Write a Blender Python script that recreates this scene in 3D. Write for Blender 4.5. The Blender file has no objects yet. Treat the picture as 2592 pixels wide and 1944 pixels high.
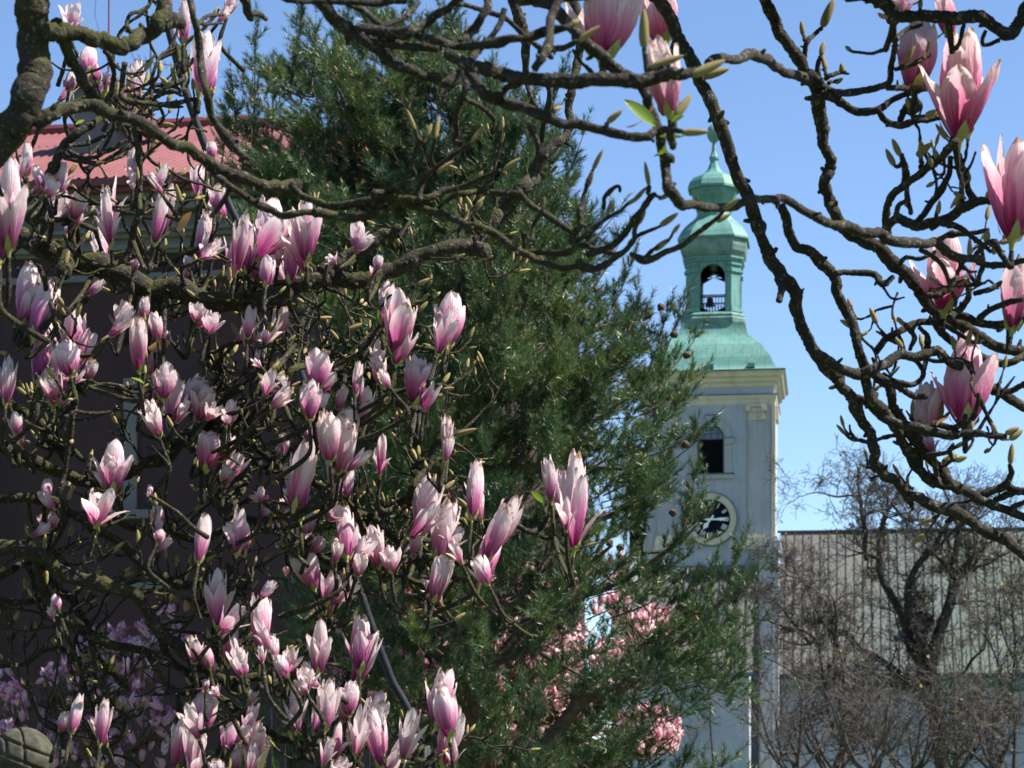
import bpy, math, random
import numpy as np
from mathutils import Vector, Matrix

# ------------------------------------------------------------------ camera, sky, sun, exposure
F = 5846.0          # focal length in photo pixels (photo is 2592 x 1944)
CX, HY = 1296.0, 2003.0
EYE = 1.6
SUN_AZ, SUN_EL = 99.0, 52.0      # azimuth clockwise from the view direction (+Y)
scene = bpy.context.scene
cam_d = bpy.data.cameras.new('camera')
cam = bpy.data.objects.new('camera', cam_d)
scene.collection.objects.link(cam)
cam.location = (0, 0, EYE)
cam.rotation_euler = (math.radians(90), 0, 0)
cam_d.sensor_fit = 'HORIZONTAL'
cam_d.sensor_width = 36.0
cam_d.lens = 36.0 * F / 2592.0
cam_d.shift_y = (HY - 972.0) / 2592.0
cam_d.clip_start = 0.1
cam_d.clip_end = 4000
cam_d.dof.use_dof = True
cam_d.dof.focus_distance = 5.2
cam_d.dof.aperture_fstop = 19
scene.camera = cam

world = bpy.data.worlds.new('World')
scene.world = world
world.use_nodes = True
wn = world.node_tree
bg = wn.nodes['Background']
sky = wn.nodes.new('ShaderNodeTexSky')
sky.sky_type = 'NISHITA'
sky.sun_disc = False
sky.sun_elevation = math.radians(SUN_EL)
sky.sun_rotation = math.radians(SUN_AZ)
sky.altitude = 600
sky.air_density = 0.85
sky.dust_density = 0.0
sky.ozone_density = 4.0
wn.links.new(sky.outputs[0], bg.inputs[0])
bg.inputs[1].default_value = 0.082

sun_d = bpy.data.lights.new('sun', 'SUN')
sun_d.energy = 5.0
sun_d.angle = math.radians(0.5)
sun_d.color = (1.0, 0.94, 0.85)
sun = bpy.data.objects.new('sun', sun_d)
scene.collection.objects.link(sun)
az, el = math.radians(SUN_AZ), math.radians(SUN_EL)
sdir = Vector((math.cos(el) * math.sin(az), math.cos(el) * math.cos(az), math.sin(el)))
sun.rotation_euler = sdir.to_track_quat('Z', 'Y').to_euler()
sun.location = (20, 0, 40)

scene.view_settings.view_transform = 'Standard'
scene.view_settings.look = 'None'
scene.view_settings.exposure = 1.4
scene.view_settings.gamma = 1.0
scene.cycles.max_bounces = 6
scene.cycles.transparent_max_bounces = 6

RNG = np.random.default_rng(7)
random.seed(7)


def P(x, y, Y):
    """photo pixel (2592 x 1944) at distance Y -> world point"""
    return np.array(((x - CX) / F * Y, Y, EYE + (HY - y) / F * Y))


# ------------------------------------------------------------------ object helpers
LOCAL = set()       # things whose parts are written in the thing's own coordinates


def link(o):
    scene.collection.objects.link(o)
    return o


def thing(name, label, cat, loc=(0, 0, 0), rotz=0.0, group=None):
    o = link(bpy.data.objects.new(name, None))
    o.empty_display_size = 0.2
    o.location = loc
    o.rotation_euler = (0, 0, rotz)
    o['label'] = label
    o['category'] = cat
    if group:
        o['group'] = group
    return o


class MB:
    """collects faces and builds ONE mesh"""

    def __init__(self):
        self.v, self.f, self.uv, self.mi, self.n = [], [], [], [], 0

    def add(self, v, faces, uv=None, mi=0):
        v = np.asarray(v, float).reshape(-1, 3)
        faces = np.asarray(faces, int)
        self.v.append(v)
        self.f.append(faces + self.n)
        self.n += len(v)
        self.uv.append(uv if uv is None else np.asarray(uv, float))
        self.mi.append(np.full(len(faces), mi, int))
        return self

    def box(self, x0, x1, y0, y1, z0, z1, mi=0):
        v = [(x, y, z) for z in (z0, z1) for y in (y0, y1) for x in (x0, x1)]
        f = [(0, 2, 3, 1), (4, 5, 7, 6), (0, 1, 5, 4), (2, 6, 7, 3), (0, 4, 6, 2), (1, 3, 7, 5)]
        return self.add(v, f, None, mi)

    def obox(self, c, ax, ay, az_, mi=0):
        c, ax, ay, az_ = [np.asarray(q, float) for q in (c, ax, ay, az_)]
        v = [c + sx * ax + sy * ay + sz * az_ for sz in (-1, 1) for sy in (-1, 1) for sx in (-1, 1)]
        f = [(0, 2, 3, 1), (4, 5, 7, 6), (0, 1, 5, 4), (2, 6, 7, 3), (0, 4, 6, 2), (1, 3, 7, 5)]
        return self.add(v, f, None, mi)

    def lathe(self, prof, c=(0, 0), n=24, plan=None, mi=0, cap=True):
        """prof: (radius, z) bottom to top; plan: unit polygon (None = circle)"""
        if plan is None:
            a = np.arange(n) / n * 2 * math.pi
            plan = np.stack([np.cos(a), np.sin(a)], 1)
        plan = np.asarray(plan, float)
        n = len(plan)
        v = []
        for r, z in prof:
            v += [(c[0] + r * p[0], c[1] + r * p[1], z) for p in plan]
        f = []
        for i in range(len(prof) - 1):
            for j in range(n):
                k = (j + 1) % n
                f.append((i * n + j, i * n + k, (i + 1) * n + k, (i + 1) * n + j))
        self.add(v, f, None, mi)
        if cap:
            m = len(prof)
            for (row, rev) in ((0, True), (m - 1, False)):
                ring = [v[row * n + j] for j in range(n)]
                cc = (c[0], c[1], prof[row][1])
                t = [(j, (j + 1) % n, n) for j in range(n)]
                if rev:
                    t = [(b, a_, c_) for a_, b, c_ in t]
                self.add(ring + [cc], t, None, mi)
        return self

    def build(self, name, mats, parent=None, smooth=False, origin=None, kind=None):
        if not isinstance(mats, (list, tuple)):
            mats = [mats]
        V = np.concatenate(self.v) if self.v else np.zeros((0, 3))
        if origin is None and parent is not None:
            r = parent
            while r.parent:
                r = r.parent
            origin = np.zeros(3) if r.name in LOCAL else np.array(r.location)
        if origin is not None:
            V = V - np.asarray(origin)
        me = bpy.data.meshes.new(name)
        for m in mats:
            me.materials.append(m)
        me.vertices.add(len(V))
        me.vertices.foreach_set('co', V.astype(np.float32).ravel())
        loops = np.concatenate([f.ravel() for f in self.f])
        tot = np.concatenate([np.full(len(f), f.shape[1]) for f in self.f])
        start = np.concatenate([[0], np.cumsum(tot)[:-1]])
        me.loops.add(len(loops))
        me.loops.foreach_set('vertex_index', loops.astype(np.int32))
        me.polygons.add(len(tot))
        me.polygons.foreach_set('loop_start', start.astype(np.int32))
        me.polygons.foreach_set('loop_total', tot.astype(np.int32))
        me.polygons.foreach_set('material_index', np.concatenate(self.mi).astype(np.int32))
        me.polygons.foreach_set('use_smooth', np.full(len(tot), bool(smooth)))
        if any(u is not None for u in self.uv):
            uvv = np.concatenate([u if u is not None else np.zeros((len(v), 2)) for u, v in zip(self.uv, self.v)])
            lay = me.uv_layers.new(name='UVMap')
            lay.data.foreach_set('uv', uvv[loops].astype(np.float32).ravel())
        me.update(calc_edges=True)
        me.validate()
        o = link(bpy.data.objects.new(name, me))
        if parent is not None:
            o.parent = parent
        if kind:
            o['kind'] = kind
        return o


def catmull(p, sub):
    p = np.asarray(p, float)
    if len(p) < 3:
        t = np.linspace(0, 1, sub * 2 + 1)[:, None]
        return p[0] * (1 - t) + p[-1] * t
    q = np.vstack([2 * p[0] - p[1], p, 2 * p[-1] - p[-2]])
    out = []
    for i in range(1, len(q) - 2):
        t = np.linspace(0, 1, sub, endpoint=False)[:, None]
        a, b, c, d = q[i - 1], q[i], q[i + 1], q[i + 2]
        out.append(0.5 * (2 * b + (c - a) * t + (2 * a - 5 * b + 4 * c - d) * t ** 2 + (3 * b - a - 3 * c + d) * t ** 3))
    out.append(q[-2][None])
    return np.vstack(out)


def tube(mb, pts, rad, k=8, rough=0.0, taper_end=True, mi=0, rng=RNG, sub=None):
    """swept tube through pts with radius per point; returns the sampled centre line"""
    c = np.asarray(pts, float)
    r = np.asarray(rad, float)
    if sub:
        c = catmull(np.column_stack([c, r]), sub)
        c, r = c[:, :3], np.maximum(c[:, 3], 1e-4)
    n = len(c)
    t = np.gradient(c, axis=0)
    t /= np.linalg.norm(t, axis=1)[:, None] + 1e-9
    u = np.cross(t[0], (0.31, 0.77, 0.55))
    u /= np.linalg.norm(u)
    us = np.zeros_like(c)
    for i in range(n):
        u = u - t[i] * (u @ t[i])
        u /= np.linalg.norm(u) + 1e-9
        us[i] = u
    w = np.cross(t, us)
    a = np.arange(k) / k * 2 * math.pi
    rr = r[:, None] * np.ones((1, k))
    if rough:
        rr = rr * (1 + rough * rng.normal(0, 0.5, (n, k)) + rough * 0.9 * rng.normal(0, 0.6, (n, 1)))
    v = c[:, None] + rr[..., None] * (np.cos(a)[None, :, None] * us[:, None] + np.sin(a)[None, :, None] * w[:, None])
    v = v.reshape(-1, 3)
    i, j = np.meshgrid(np.arange(n - 1), np.arange(k), indexing='ij')
    jj = (j + 1) % k
    f = np.stack([i * k + j, i * k + jj, (i + 1) * k + jj, (i + 1) * k + j], -1).reshape(-1, 4)
    mb.add(v, f, None, mi)
    for e, s in ((0, -1), (n - 1, 1)):
        ring = v[e * k:(e + 1) * k]
        tip = c[e] + t[e] * s * r[e] * 0.5
        tri = [(q, (q + 1) % k, k) if s > 0 else ((q + 1) % k, q, k) for q in range(k)]
        mb.add(np.vstack([ring, tip]), tri, None, mi)
    return c


# ------------------------------------------------------------------ materials
def mat(name, color, rough=0.8, spec=0.3):
    m = bpy.data.materials.new(name)
    m.use_nodes = True
    b = m.node_tree.nodes['Principled BSDF']
    b.inputs['Base Color'].default_value = (*color, 1)
    b.inputs['Roughness'].default_value = rough
    b.inputs['Specular IOR Level'].default_value = spec
    return m, m.node_tree, b


def N(nt, typ, **kw):
    n = nt.nodes.new('ShaderNode' + typ)
    for k, v in kw.items():
        setattr(n, k, v)
    return n


def noise(nt, vec, scale, detail=4.0, rough=0.6):
    n = N(nt, 'TexNoise')
    n.inputs['Scale'].default_value = scale
    n.inputs['Detail'].default_value = detail
    n.inputs['Roughness'].default_value = rough
    if vec is not None:
        nt.links.new(vec, n.inputs['Vector'])
    return n.outputs['Fac']


def ramp(nt, fac, stops, interp='LINEAR'):
    n = N(nt, 'ValToRGB')
    n.color_ramp.interpolation = interp
    e = n.color_ramp.elements
    while len(e) < len(stops):
        e.new(0.5)
    for q, (p, c) in zip(e, stops):
        q.position = p
        q.color = (*c, 1) if len(c) == 3 else c
    nt.links.new(fac, n.inputs[0])
    return n.outputs[0]


def mix(nt, fac, a, b, blend='MIX'):
    n = N(nt, 'Mix', data_type='RGBA', blend_type=blend)
    for sock, val in ((n.inputs[0], fac), (n.inputs[6], a), (n.inputs[7], b)):
        if isinstance(val, (int, float)):
            sock.default_value = val
        elif isinstance(val, tuple):
            sock.default_value = (*val, 1)
        else:
            nt.links.new(val, sock)
    return n.outputs[2]


def math_(nt, op, a, b=None, clamp=False):
    n = N(nt, 'Math', operation=op, use_clamp=clamp)
    for s, v in zip(n.inputs, (a, b)):
        if v is None:
            continue
        if isinstance(v, (int, float)):
            s.default_value = v
        else:
            nt.links.new(v, s)
    return n.outputs[0]


def bump(nt, b, h, strength=0.5, dist=0.01):
    n = N(nt, 'Bump')
    n.inputs['Strength'].default_value = strength
    n.inputs['Distance'].default_value = dist
    nt.links.new(h, n.inputs['Height'])
    nt.links.new(n.outputs[0], b.inputs['Normal'])


def coords(nt, out='Object'):
    return N(nt, 'TexCoord').outputs[out]


def scaled(nt, vec, s):
    n = N(nt, 'Mapping')
    n.inputs['Scale'].default_value = s
    nt.links.new(vec, n.inputs['Vector'])
    return n.outputs[0]


def speckled(name, c1, c2, scale, rough=0.85, bstr=0.0, bdist=0.01, vec_scale=None, spec=0.3, lo=0.35, hi=0.65):
    m, nt, b = mat(name, c1, rough, spec)
    v = coords(nt)
    if vec_scale:
        v = scaled(nt, v, vec_scale)
    f = noise(nt, v, scale)
    nt.links.new(ramp(nt, f, [(lo, c1), (hi, c2)]), b.inputs['Base Color'])
    if bstr:
        bump(nt, b, f, bstr, bdist)
    return m


def bark(name, base, pale, moss, sc, moss_amt=0.5):
    m, nt, b = mat(name, base, 0.9, 0.2)
    v = coords(nt)
    f1 = noise(nt, v, 60 * sc, 6, 0.7)
    f2 = noise(nt, v, 14 * sc, 4, 0.65)
    f3 = noise(nt, v, 160 * sc, 3, 0.6)
    c = ramp(nt, f1, [(0.35, tuple(q * 0.55 for q in base)), (0.6, base), (0.75, pale)])
    lich = ramp(nt, f3, [(0.60, (0, 0, 0)), (0.68, (1, 1, 1))])
    c = mix(nt, math_(nt, 'MULTIPLY', lich, 0.5), c, pale)
    g = N(nt, 'NewGeometry')
    sx = N(nt, 'SeparateXYZ')
    nt.links.new(g.outputs['Normal'], sx.inputs[0])
    up = math_(nt, 'ADD', math_(nt, 'MULTIPLY', sx.outputs[2], 0.12), f2)
    mm = ramp(nt, up, [(0.62 - 0.2 * moss_amt, (0, 0, 0)), (0.74 - 0.2 * moss_amt, (1, 1, 1))])
    c = mix(nt, math_(nt, 'MULTIPLY', mm, 0.75), c, moss)
    nt.links.new(c, b.inputs['Base Color'])
    bump(nt, b, math_(nt, 'ADD', f1, f3), 0.9, 0.006 / sc)
    return m


M = {}
M['bark'] = bark('magnolia_bark', (0.036, 0.030, 0.022), (0.25, 0.225, 0.18), (0.044, 0.046, 0.010), 1.0, 0.55)
M['bark2'] = bark('magnolia_bark_grey', (0.032, 0.027, 0.022), (0.25, 0.23, 0.19), (0.042, 0.041, 0.012), 1.0, 0.2)
M['pine_bark'] = speckled('pine_bark', (0.06, 0.035, 0.022), (0.17, 0.085, 0.045), 18, 0.9, 0.8, 0.03)
M['bough_bark'] = speckled('pine_bough_bark', (0.05, 0.04, 0.03), (0.14, 0.10, 0.07), 30, 0.9, 0.5, 0.01)
M['bare_bark'] = speckled('bare_bark', (0.02, 0.017, 0.015), (0.055, 0.045, 0.038), 6, 0.9, 0.6, 0.03)
M['bare_twig'] = speckled('bare_twig', (0.030, 0.026, 0.023), (0.068, 0.060, 0.053), 4, 0.9)
M['shrub_twig'] = speckled('shrub_twig', (0.042, 0.034, 0.029), (0.10, 0.083, 0.073), 3, 0.9)
M['young_bud'] = speckled('young_bud', (0.17, 0.11, 0.04), (0.20, 0.20, 0.05), 2, 0.7)
M['bud'] = speckled('fuzzy_bud', (0.16, 0.125, 0.05), (0.28, 0.225, 0.095), 150, 0.95, 0.6, 0.002)
M['bud_scale'] = speckled('bud_scale', (0.20, 0.12, 0.06), (0.36, 0.24, 0.11), 120, 0.9, 0.5, 0.002)
M['calyx'] = speckled('calyx', (0.17, 0.19, 0.055), (0.30, 0.29, 0.11), 60, 0.7)


def leaf_like(name, col_fn, trans=0.4, rough=0.5, spec=0.3, bscale=None):
    """diffuse + translucent sheet"""
    m, nt, b = mat(name, (0.5, 0.5, 0.5), rough, spec)
    c = col_fn(nt)
    nt.links.new(c, b.inputs['Base Color'])
    tr = N(nt, 'BsdfTranslucent')
    nt.links.new(c, tr.inputs['Color'])
    mx = N(nt, 'MixShader')
    mx.inputs[0].default_value = trans
    nt.links.new(b.outputs[0], mx.inputs[1])
    nt.links.new(tr.outputs[0], mx.inputs[2])
    nt.links.new(mx.outputs[0], nt.nodes['Material Output'].inputs['Surface'])
    if bscale:
        f = noise(nt, scaled(nt, coords(nt, 'UV'), (9, 1.6, 1)), bscale, 3)
        bump(nt, b, f, 0.8, 0.006)
    return m


def petal_color(deep, mid, pale, inner_lo, inner_hi):
    def fn(nt):
        uv = coords(nt, 'UV')
        s = N(nt, 'SeparateXYZ')
        nt.links.new(uv, s.inputs[0])
        u, v = s.outputs[0], s.outputs[1]
        rnd = N(nt, 'ObjectInfo').outputs['Random']
        w4 = N(nt, 'TexNoise', noise_dimensions='4D')
        nt.links.new(scaled(nt, uv, (11, 1.1, 1)), w4.inputs['Vector'])
        nt.links.new(math_(nt, 'MULTIPLY', rnd, 40), w4.inputs['W'])
        w4.inputs['Scale'].default_value = 1.6
        w4.inputs['Detail'].default_value = 6
        st = w4.outputs['Fac']
        mid_line = math_(nt, 'ABSOLUTE', math_(nt, 'SUBTRACT', u, 0.5))
        x = math_(nt, 'ADD', v, math_(nt, 'MULTIPLY', math_(nt, 'SUBTRACT', st, 0.5), 0.75))
        x = math_(nt, 'ADD', x, math_(nt, 'MULTIPLY', mid_line, 0.34))
        x = math_(nt, 'ADD', x, math_(nt, 'MULTIPLY', math_(nt, 'SUBTRACT', rnd, 0.5), 0.22))
        outer = ramp(nt, x, [(0.14, deep), (0.47, mid), (0.84, pale)])
        inner = ramp(nt, x, [(0.05, inner_lo), (0.55, inner_hi)])
        g = N(nt, 'NewGeometry')
        c = mix(nt, g.outputs['Backfacing'], outer, inner)
        # withered brown spots towards some tips
        bn = noise(nt, scaled(nt, coords(nt), (1, 1, 1)), 3.2, 3)
        k = math_(nt, 'MULTIPLY', math_(nt, 'GREATER_THAN', math_(nt, 'ADD', v, math_(nt, 'MULTIPLY', bn, 0.62)), 1.27), 0.7)
        c = mix(nt, k, c, (0.42, 0.22, 0.07))
        return c
    return fn


M['petal'] = leaf_like('petal_purple_pink', petal_color((0.31, 0.018, 0.15), (0.66, 0.19, 0.41), (0.86, 0.74, 0.75), (0.60, 0.22, 0.42), (0.84, 0.67, 0.67)), 0.42, 0.45, 0.25, 2.2)
M['petal_rose'] = leaf_like('petal_rose_pink', petal_color((0.42, 0.025, 0.17), (0.72, 0.22, 0.42), (0.87, 0.70, 0.72), (0.74, 0.34, 0.48), (0.86, 0.72, 0.71)), 0.5, 0.45, 0.25, 2.2)


def blossom_color(a, b, c):
    def fn(nt):
        f = noise(nt, coords(nt), 26, 2)
        return ramp(nt, f, [(0.36, a), (0.5, b), (0.62, c)])
    return fn


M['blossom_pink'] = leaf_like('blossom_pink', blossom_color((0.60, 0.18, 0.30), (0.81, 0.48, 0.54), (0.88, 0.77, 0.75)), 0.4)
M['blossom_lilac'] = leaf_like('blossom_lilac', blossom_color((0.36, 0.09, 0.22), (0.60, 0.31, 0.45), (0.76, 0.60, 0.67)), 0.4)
M['leaf'] = leaf_like('young_leaf', lambda nt: ramp(nt, noise(nt, coords(nt), 60), [(0.3, (0.11, 0.20, 0.02)), (0.7, (0.26, 0.36, 0.045))]), 0.5)
M['dry_leaf'] = leaf_like('withered_petal', lambda nt: ramp(nt, noise(nt, coords(nt), 60), [(0.3, (0.30, 0.12, 0.04)), (0.7, (0.55, 0.34, 0.16))]), 0.4)


def needle_color(nt):
    f = noise(nt, coords(nt), 1.7, 3)
    f2 = noise(nt, coords(nt), 9.0, 2)
    c = ramp(nt, f, [(0.38, (0.017, 0.045, 0.024)), (0.53, (0.046, 0.096, 0.030)), (0.68, (0.105, 0.158, 0.040))])  # random needle greens; the dark bluish end also paints in shaded masses
    return mix(nt, ramp(nt, f2, [(0.4, (0, 0, 0)), (0.7, (0.6, 0.6, 0.6))]), c, (0.105, 0.14, 0.06))


M['needle'] = leaf_like('pine_needles', needle_color, 0.22, 0.40, 0.5)
M['shoot_tip'] = mat('pine_shoot_tip', (0.36, 0.17, 0.08), 0.8)[0]
M['cone'] = speckled('pine_cone', (0.045, 0.028, 0.02), (0.13, 0.08, 0.055), 60, 0.9, 0.6, 0.01)
# ------------------------------------------------------------------ setting: ground
def ground_mat():
    m, nt, b = mat('lawn', (0.06, 0.09, 0.03), 0.95)
    v = coords(nt)
    f = noise(nt, v, 0.6, 6)
    nt.links.new(ramp(nt, f, [(0.35, (0.05, 0.08, 0.025)), (0.6, (0.10, 0.12, 0.045)), (0.75, (0.16, 0.13, 0.08))]), b.inputs['Base Color'])
    return m


gm = MB()
gm.add([(-1500, -300, 0), (1500, -300, 0), (1500, 2500, 0), (-1500, 2500, 0)], [(0, 1, 2, 3)])
go = gm.build('ground', ground_mat())
go['kind'] = 'structure'

# ------------------------------------------------------------------ church
KC = 140.0 / F


def zc(y):
    return EYE + (HY - y) * KC


def plaster(name, c1, c2, stain, sc=0.5):
    m, nt, b = mat(name, c1, 0.95, 0.06)
    v = coords(nt)
    f = noise(nt, v, sc, 6, 0.65)
    s = noise(nt, scaled(nt, v, (1.2, 1.2, 0.12)), 1.3, 5, 0.7)
    c = ramp(nt, f, [(0.3, c1), (0.7, c2)])
    c = mix(nt, ramp(nt, s, [(0.50, (0, 0, 0)), (0.74, (0.75, 0.75, 0.75))]), c, stain)
    nt.links.new(c, b.inputs['Base Color'])
    return m


def copper_mat():
    m, nt, b = mat('green_copper', (0.3, 0.55, 0.46), 0.62, 0.4)
    v = coords(nt)
    f = noise(nt, v, 0.7, 6, 0.65)
    s = noise(nt, scaled(nt, v, (3.2, 3.2, 0.22)), 1.6, 6, 0.75)
    c = ramp(nt, f, [(0.3, (0.050, 0.180, 0.170)), (0.7, (0.115, 0.270, 0.235))])
    c = mix(nt, ramp(nt, s, [(0.48, (0, 0, 0)), (0.70, (0.85, 0.85, 0.85))]), c, (0.095, 0.095, 0.05))
    br = N(nt, 'TexBrick')
    br.inputs['Scale'].default_value = 1.0
    br.inputs['Mortar Size'].default_value = 0.02
    br.inputs['Brick Width'].default_value = 0.55
    br.inputs['Row Height'].default_value = 0.9
    br.inputs['Color1'].default_value = (1, 1, 1, 1)
    br.inputs['Color2'].default_value = (0.9, 0.9, 0.9, 1)
    br.inputs['Mortar'].default_value = (0.45, 0.45, 0.45, 1)
    mp = N(nt, 'Mapping')
    mp.inputs['Rotation'].default_value = (math.radians(90), 0, 0)
    nt.links.new(v, mp.inputs['Vector'])
    nt.links.new(mp.outputs[0], br.inputs['Vector'])
    c = mix(nt, 0.55, c, br.outputs['Color'], 'MULTIPLY')
    nt.links.new(c, b.inputs['Base Color'])
    bump(nt, b, f, 0.15, 0.05)
    return m


def roof_metal():
    m, nt, b = mat('nave_roof_sheet', (0.2, 0.2, 0.18), 0.7, 0.35)
    v = coords(nt)
    sx = N(nt, 'SeparateXYZ')
    nt.links.new(v, sx.inputs[0])
    f = noise(nt, v, 0.35, 5, 0.6)
    s = noise(nt, scaled(nt, v, (2.2, 1, 0.10)), 1.0, 6, 0.7)
    x = math_(nt, 'ADD', math_(nt, 'MULTIPLY', sx.outputs[0], 0.062), math_(nt, 'MULTIPLY', math_(nt, 'SUBTRACT', f, 0.5), 0.6))
    c = ramp(nt, x, [(0.40, (0.100, 0.099, 0.098)), (0.95, (0.090, 0.126, 0.110))])
    c = mix(nt, ramp(nt, s, [(0.42, (0.3, 0.3, 0.3)), (0.68, (0, 0, 0))]), c, (0.115, 0.10, 0.085))
    c = mix(nt, ramp(nt, s, [(0.62, (0, 0, 0)), (0.8, (0.6, 0.6, 0.6))]), c, (0.19, 0.195, 0.19))
    nt.links.new(c, b.inputs['Base Color'])
    return m


M['plaster'] = plaster('blue_grey_plaster', (0.275, 0.305, 0.345), (0.345, 0.372, 0.41), (0.19, 0.195, 0.205))
M['trim'] = plaster('cream_trim', (0.43, 0.39, 0.30), (0.50, 0.46, 0.37), (0.28, 0.24, 0.18), 0.9)
M['pale'] = plaster('pale_trim', (0.275, 0.285, 0.305), (0.33, 0.34, 0.355), (0.18, 0.18, 0.185), 0.9)
M['copper'] = copper_mat()
M['copper_dark'] = speckled('dull_copper', (0.07, 0.13, 0.12), (0.15, 0.24, 0.21), 1.2, 0.7)
M['flash'] = speckled('dark_flashing', (0.05, 0.06, 0.07), (0.09, 0.10, 0.11), 1.0, 0.6)
M['roof'] = roof_metal()
M['seam'] = speckled('roof_seam', (0.05, 0.047, 0.043), (0.085, 0.08, 0.072), 1.0, 0.7)
M['louver'] = mat('black_louver', (0.008, 0.008, 0.011), 0.7, 0.05)[0]
M['pane'] = mat('window_pane', (0.05, 0.09, 0.17), 0.08, 0.8)[0]
M['dial'] = mat('clock_dial', (0.006, 0.008, 0.018), 0.6, 0.03)[0]
M['white_paint'] = mat('white_paint', (0.80, 0.80, 0.80), 0.5)[0]
M['iron'] = speckled('black_iron', (0.010, 0.011, 0.014), (0.022, 0.024, 0.030), 60, 0.55, 0.2, 0.001, None, 0.12)

tw = 160 * KC                      # half width of the tower
TC = (0.0, tw)                     # tower centre in local plan
axis_x = P(1808, 1300, 140)[0]
church = thing('church', 'white church with square clock tower under a green copper lantern spire', 'church', (axis_x - .22, 140, 0), math.radians(-8))
LOCAL.add(church.name)

SQ = [(1, -1), (1, 1), (-1, 1), (-1, -1)]


def octo(a):
    return [(1, -a), (1, a), (a, 1), (-a, 1), (-1, a), (-1, -a), (-a, -1), (a, -1)]


def arch_plate(mb, w, z0, z1, hw, zs, t, place, mi=0, zb=None, n=14):
    """wall plate of half width w from z0 to z1, thickness t, with a round-headed opening; place(x, d, z) -> 3D"""
    zb = z0 if zb is None else zb
    a = np.linspace(math.pi, 0, n + 1)
    inner = [(-hw, zb)] + [(hw * math.cos(q), zs + hw * math.sin(q)) for q in a] + [(hw, zb)]
    outer = [(-w, zb)]
    for q in a:
        cx, cz = math.cos(q), math.sin(q)
        s = min(w / max(abs(cx), 1e-6), (z1 - zs) / max(cz, 1e-6))
        outer.append((cx * s, zs + cz * s))
    outer.append((w, zb))
    m = len(inner)
    v, f = [], []
    for d in (0, t):
        v += [place(x, d, z) for x, z in inner] + [place(x, d, z) for x, z in outer]
    for i in range(m - 1):
        f.append((m + i, m + i + 1, i + 1, i))
        f.append((2 * m + i, 2 * m + i + 1, 3 * m + i + 1, 3 * m + i))
        f.append((i, i + 1, 2 * m + i + 1, 2 * m + i))
        f.append((m + i + 1, m + i, 3 * m + i, 3 * m + i + 1))
    mb.add(v, f, None, mi)
    # corners the radial fan leaves open
    for sgn in (-1, 1):
        cs = [o for o in outer if (o[0] * sgn > 0)]
        hit_side = [o for o in cs if abs(abs(o[0]) - w) < 1e-6]
        hit_top = [o for o in cs if abs(o[1] - z1) < 1e-6]
        if hit_side and hit_top:
            p = max(hit_side, key=lambda o: o[1])
            q = max(hit_top, key=lambda o: abs(o[0]))
            c = (sgn * w, z1)
            vv = [place(x, d, z) for d in (0, t) for x, z in (p, q, c)]
            mb.add(vv, [(0, 1, 2), (3, 5, 4)], None, mi)
    if zb > z0:
        vv = [place(x, d, z) for z in (z0, zb) for d in (0, t) for x in (-w, w)]
        mb.add(vv, [(0, 1, 5, 4), (2, 6, 7, 3), (4, 5, 7, 6), (0, 2, 3, 1)], None, mi)


# tower walls: front and left with arched openings
b = MB()
zt0, zt1 = 0.0, zc(1001)
fr = lambda x, d, z: (x, d, z)
arch_plate(b, tw, zt0, zt1, 34 * KC, zc(1109), 0.5, fr, zb=zc(1199))
b.box(-tw, -tw + .5, .5, 2 * tw - .5, 0, zt1)
b.box(tw - 0.5, tw, 0.5, 2 * tw, 0, zt1)
b.box(-tw, tw - 0.5, 2 * tw - 0.5, 2 * tw, 0, zt1)
tower = b.build('tower_wall', M['plaster'], church)
# frieze
b = MB()
b.lathe([(tw, zc(1000)), (tw, zc(981))], TC, plan=SQ)
b.build('frieze', M['plaster'], church)
# architrave with flashing, cornice in steps
b = MB()
b.lathe([(tw + .03, zc(1026)), (tw + .06, zc(1022)), (tw + .06, zc(1014)), (tw + .12, zc(1011)), (tw + .16, zc(1002.5))], TC, plan=SQ)
b.build('architrave', M['trim'], church)
b = MB()
b.lathe([(tw + .2, zc(1002.4)), (tw + .2, zc(1000.2))], TC, plan=SQ)
b.lathe([(187 * KC + .03, zc(944.8)), (187 * KC + .03, zc(941))], TC, plan=SQ)
b.build('flashing', M['flash'], church)
b = MB()
b.lathe([(tw + .03, zc(983)), (tw + .10, zc(979)), (tw + .10, zc(973)), (tw + .28, zc(968)), (tw + .30, zc(961)), (180 * KC, zc(957)), (182 * KC, zc(950)), (187 * KC, zc(945))], TC, plan=SQ)
b.build('cornice', M['trim'], church)
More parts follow.
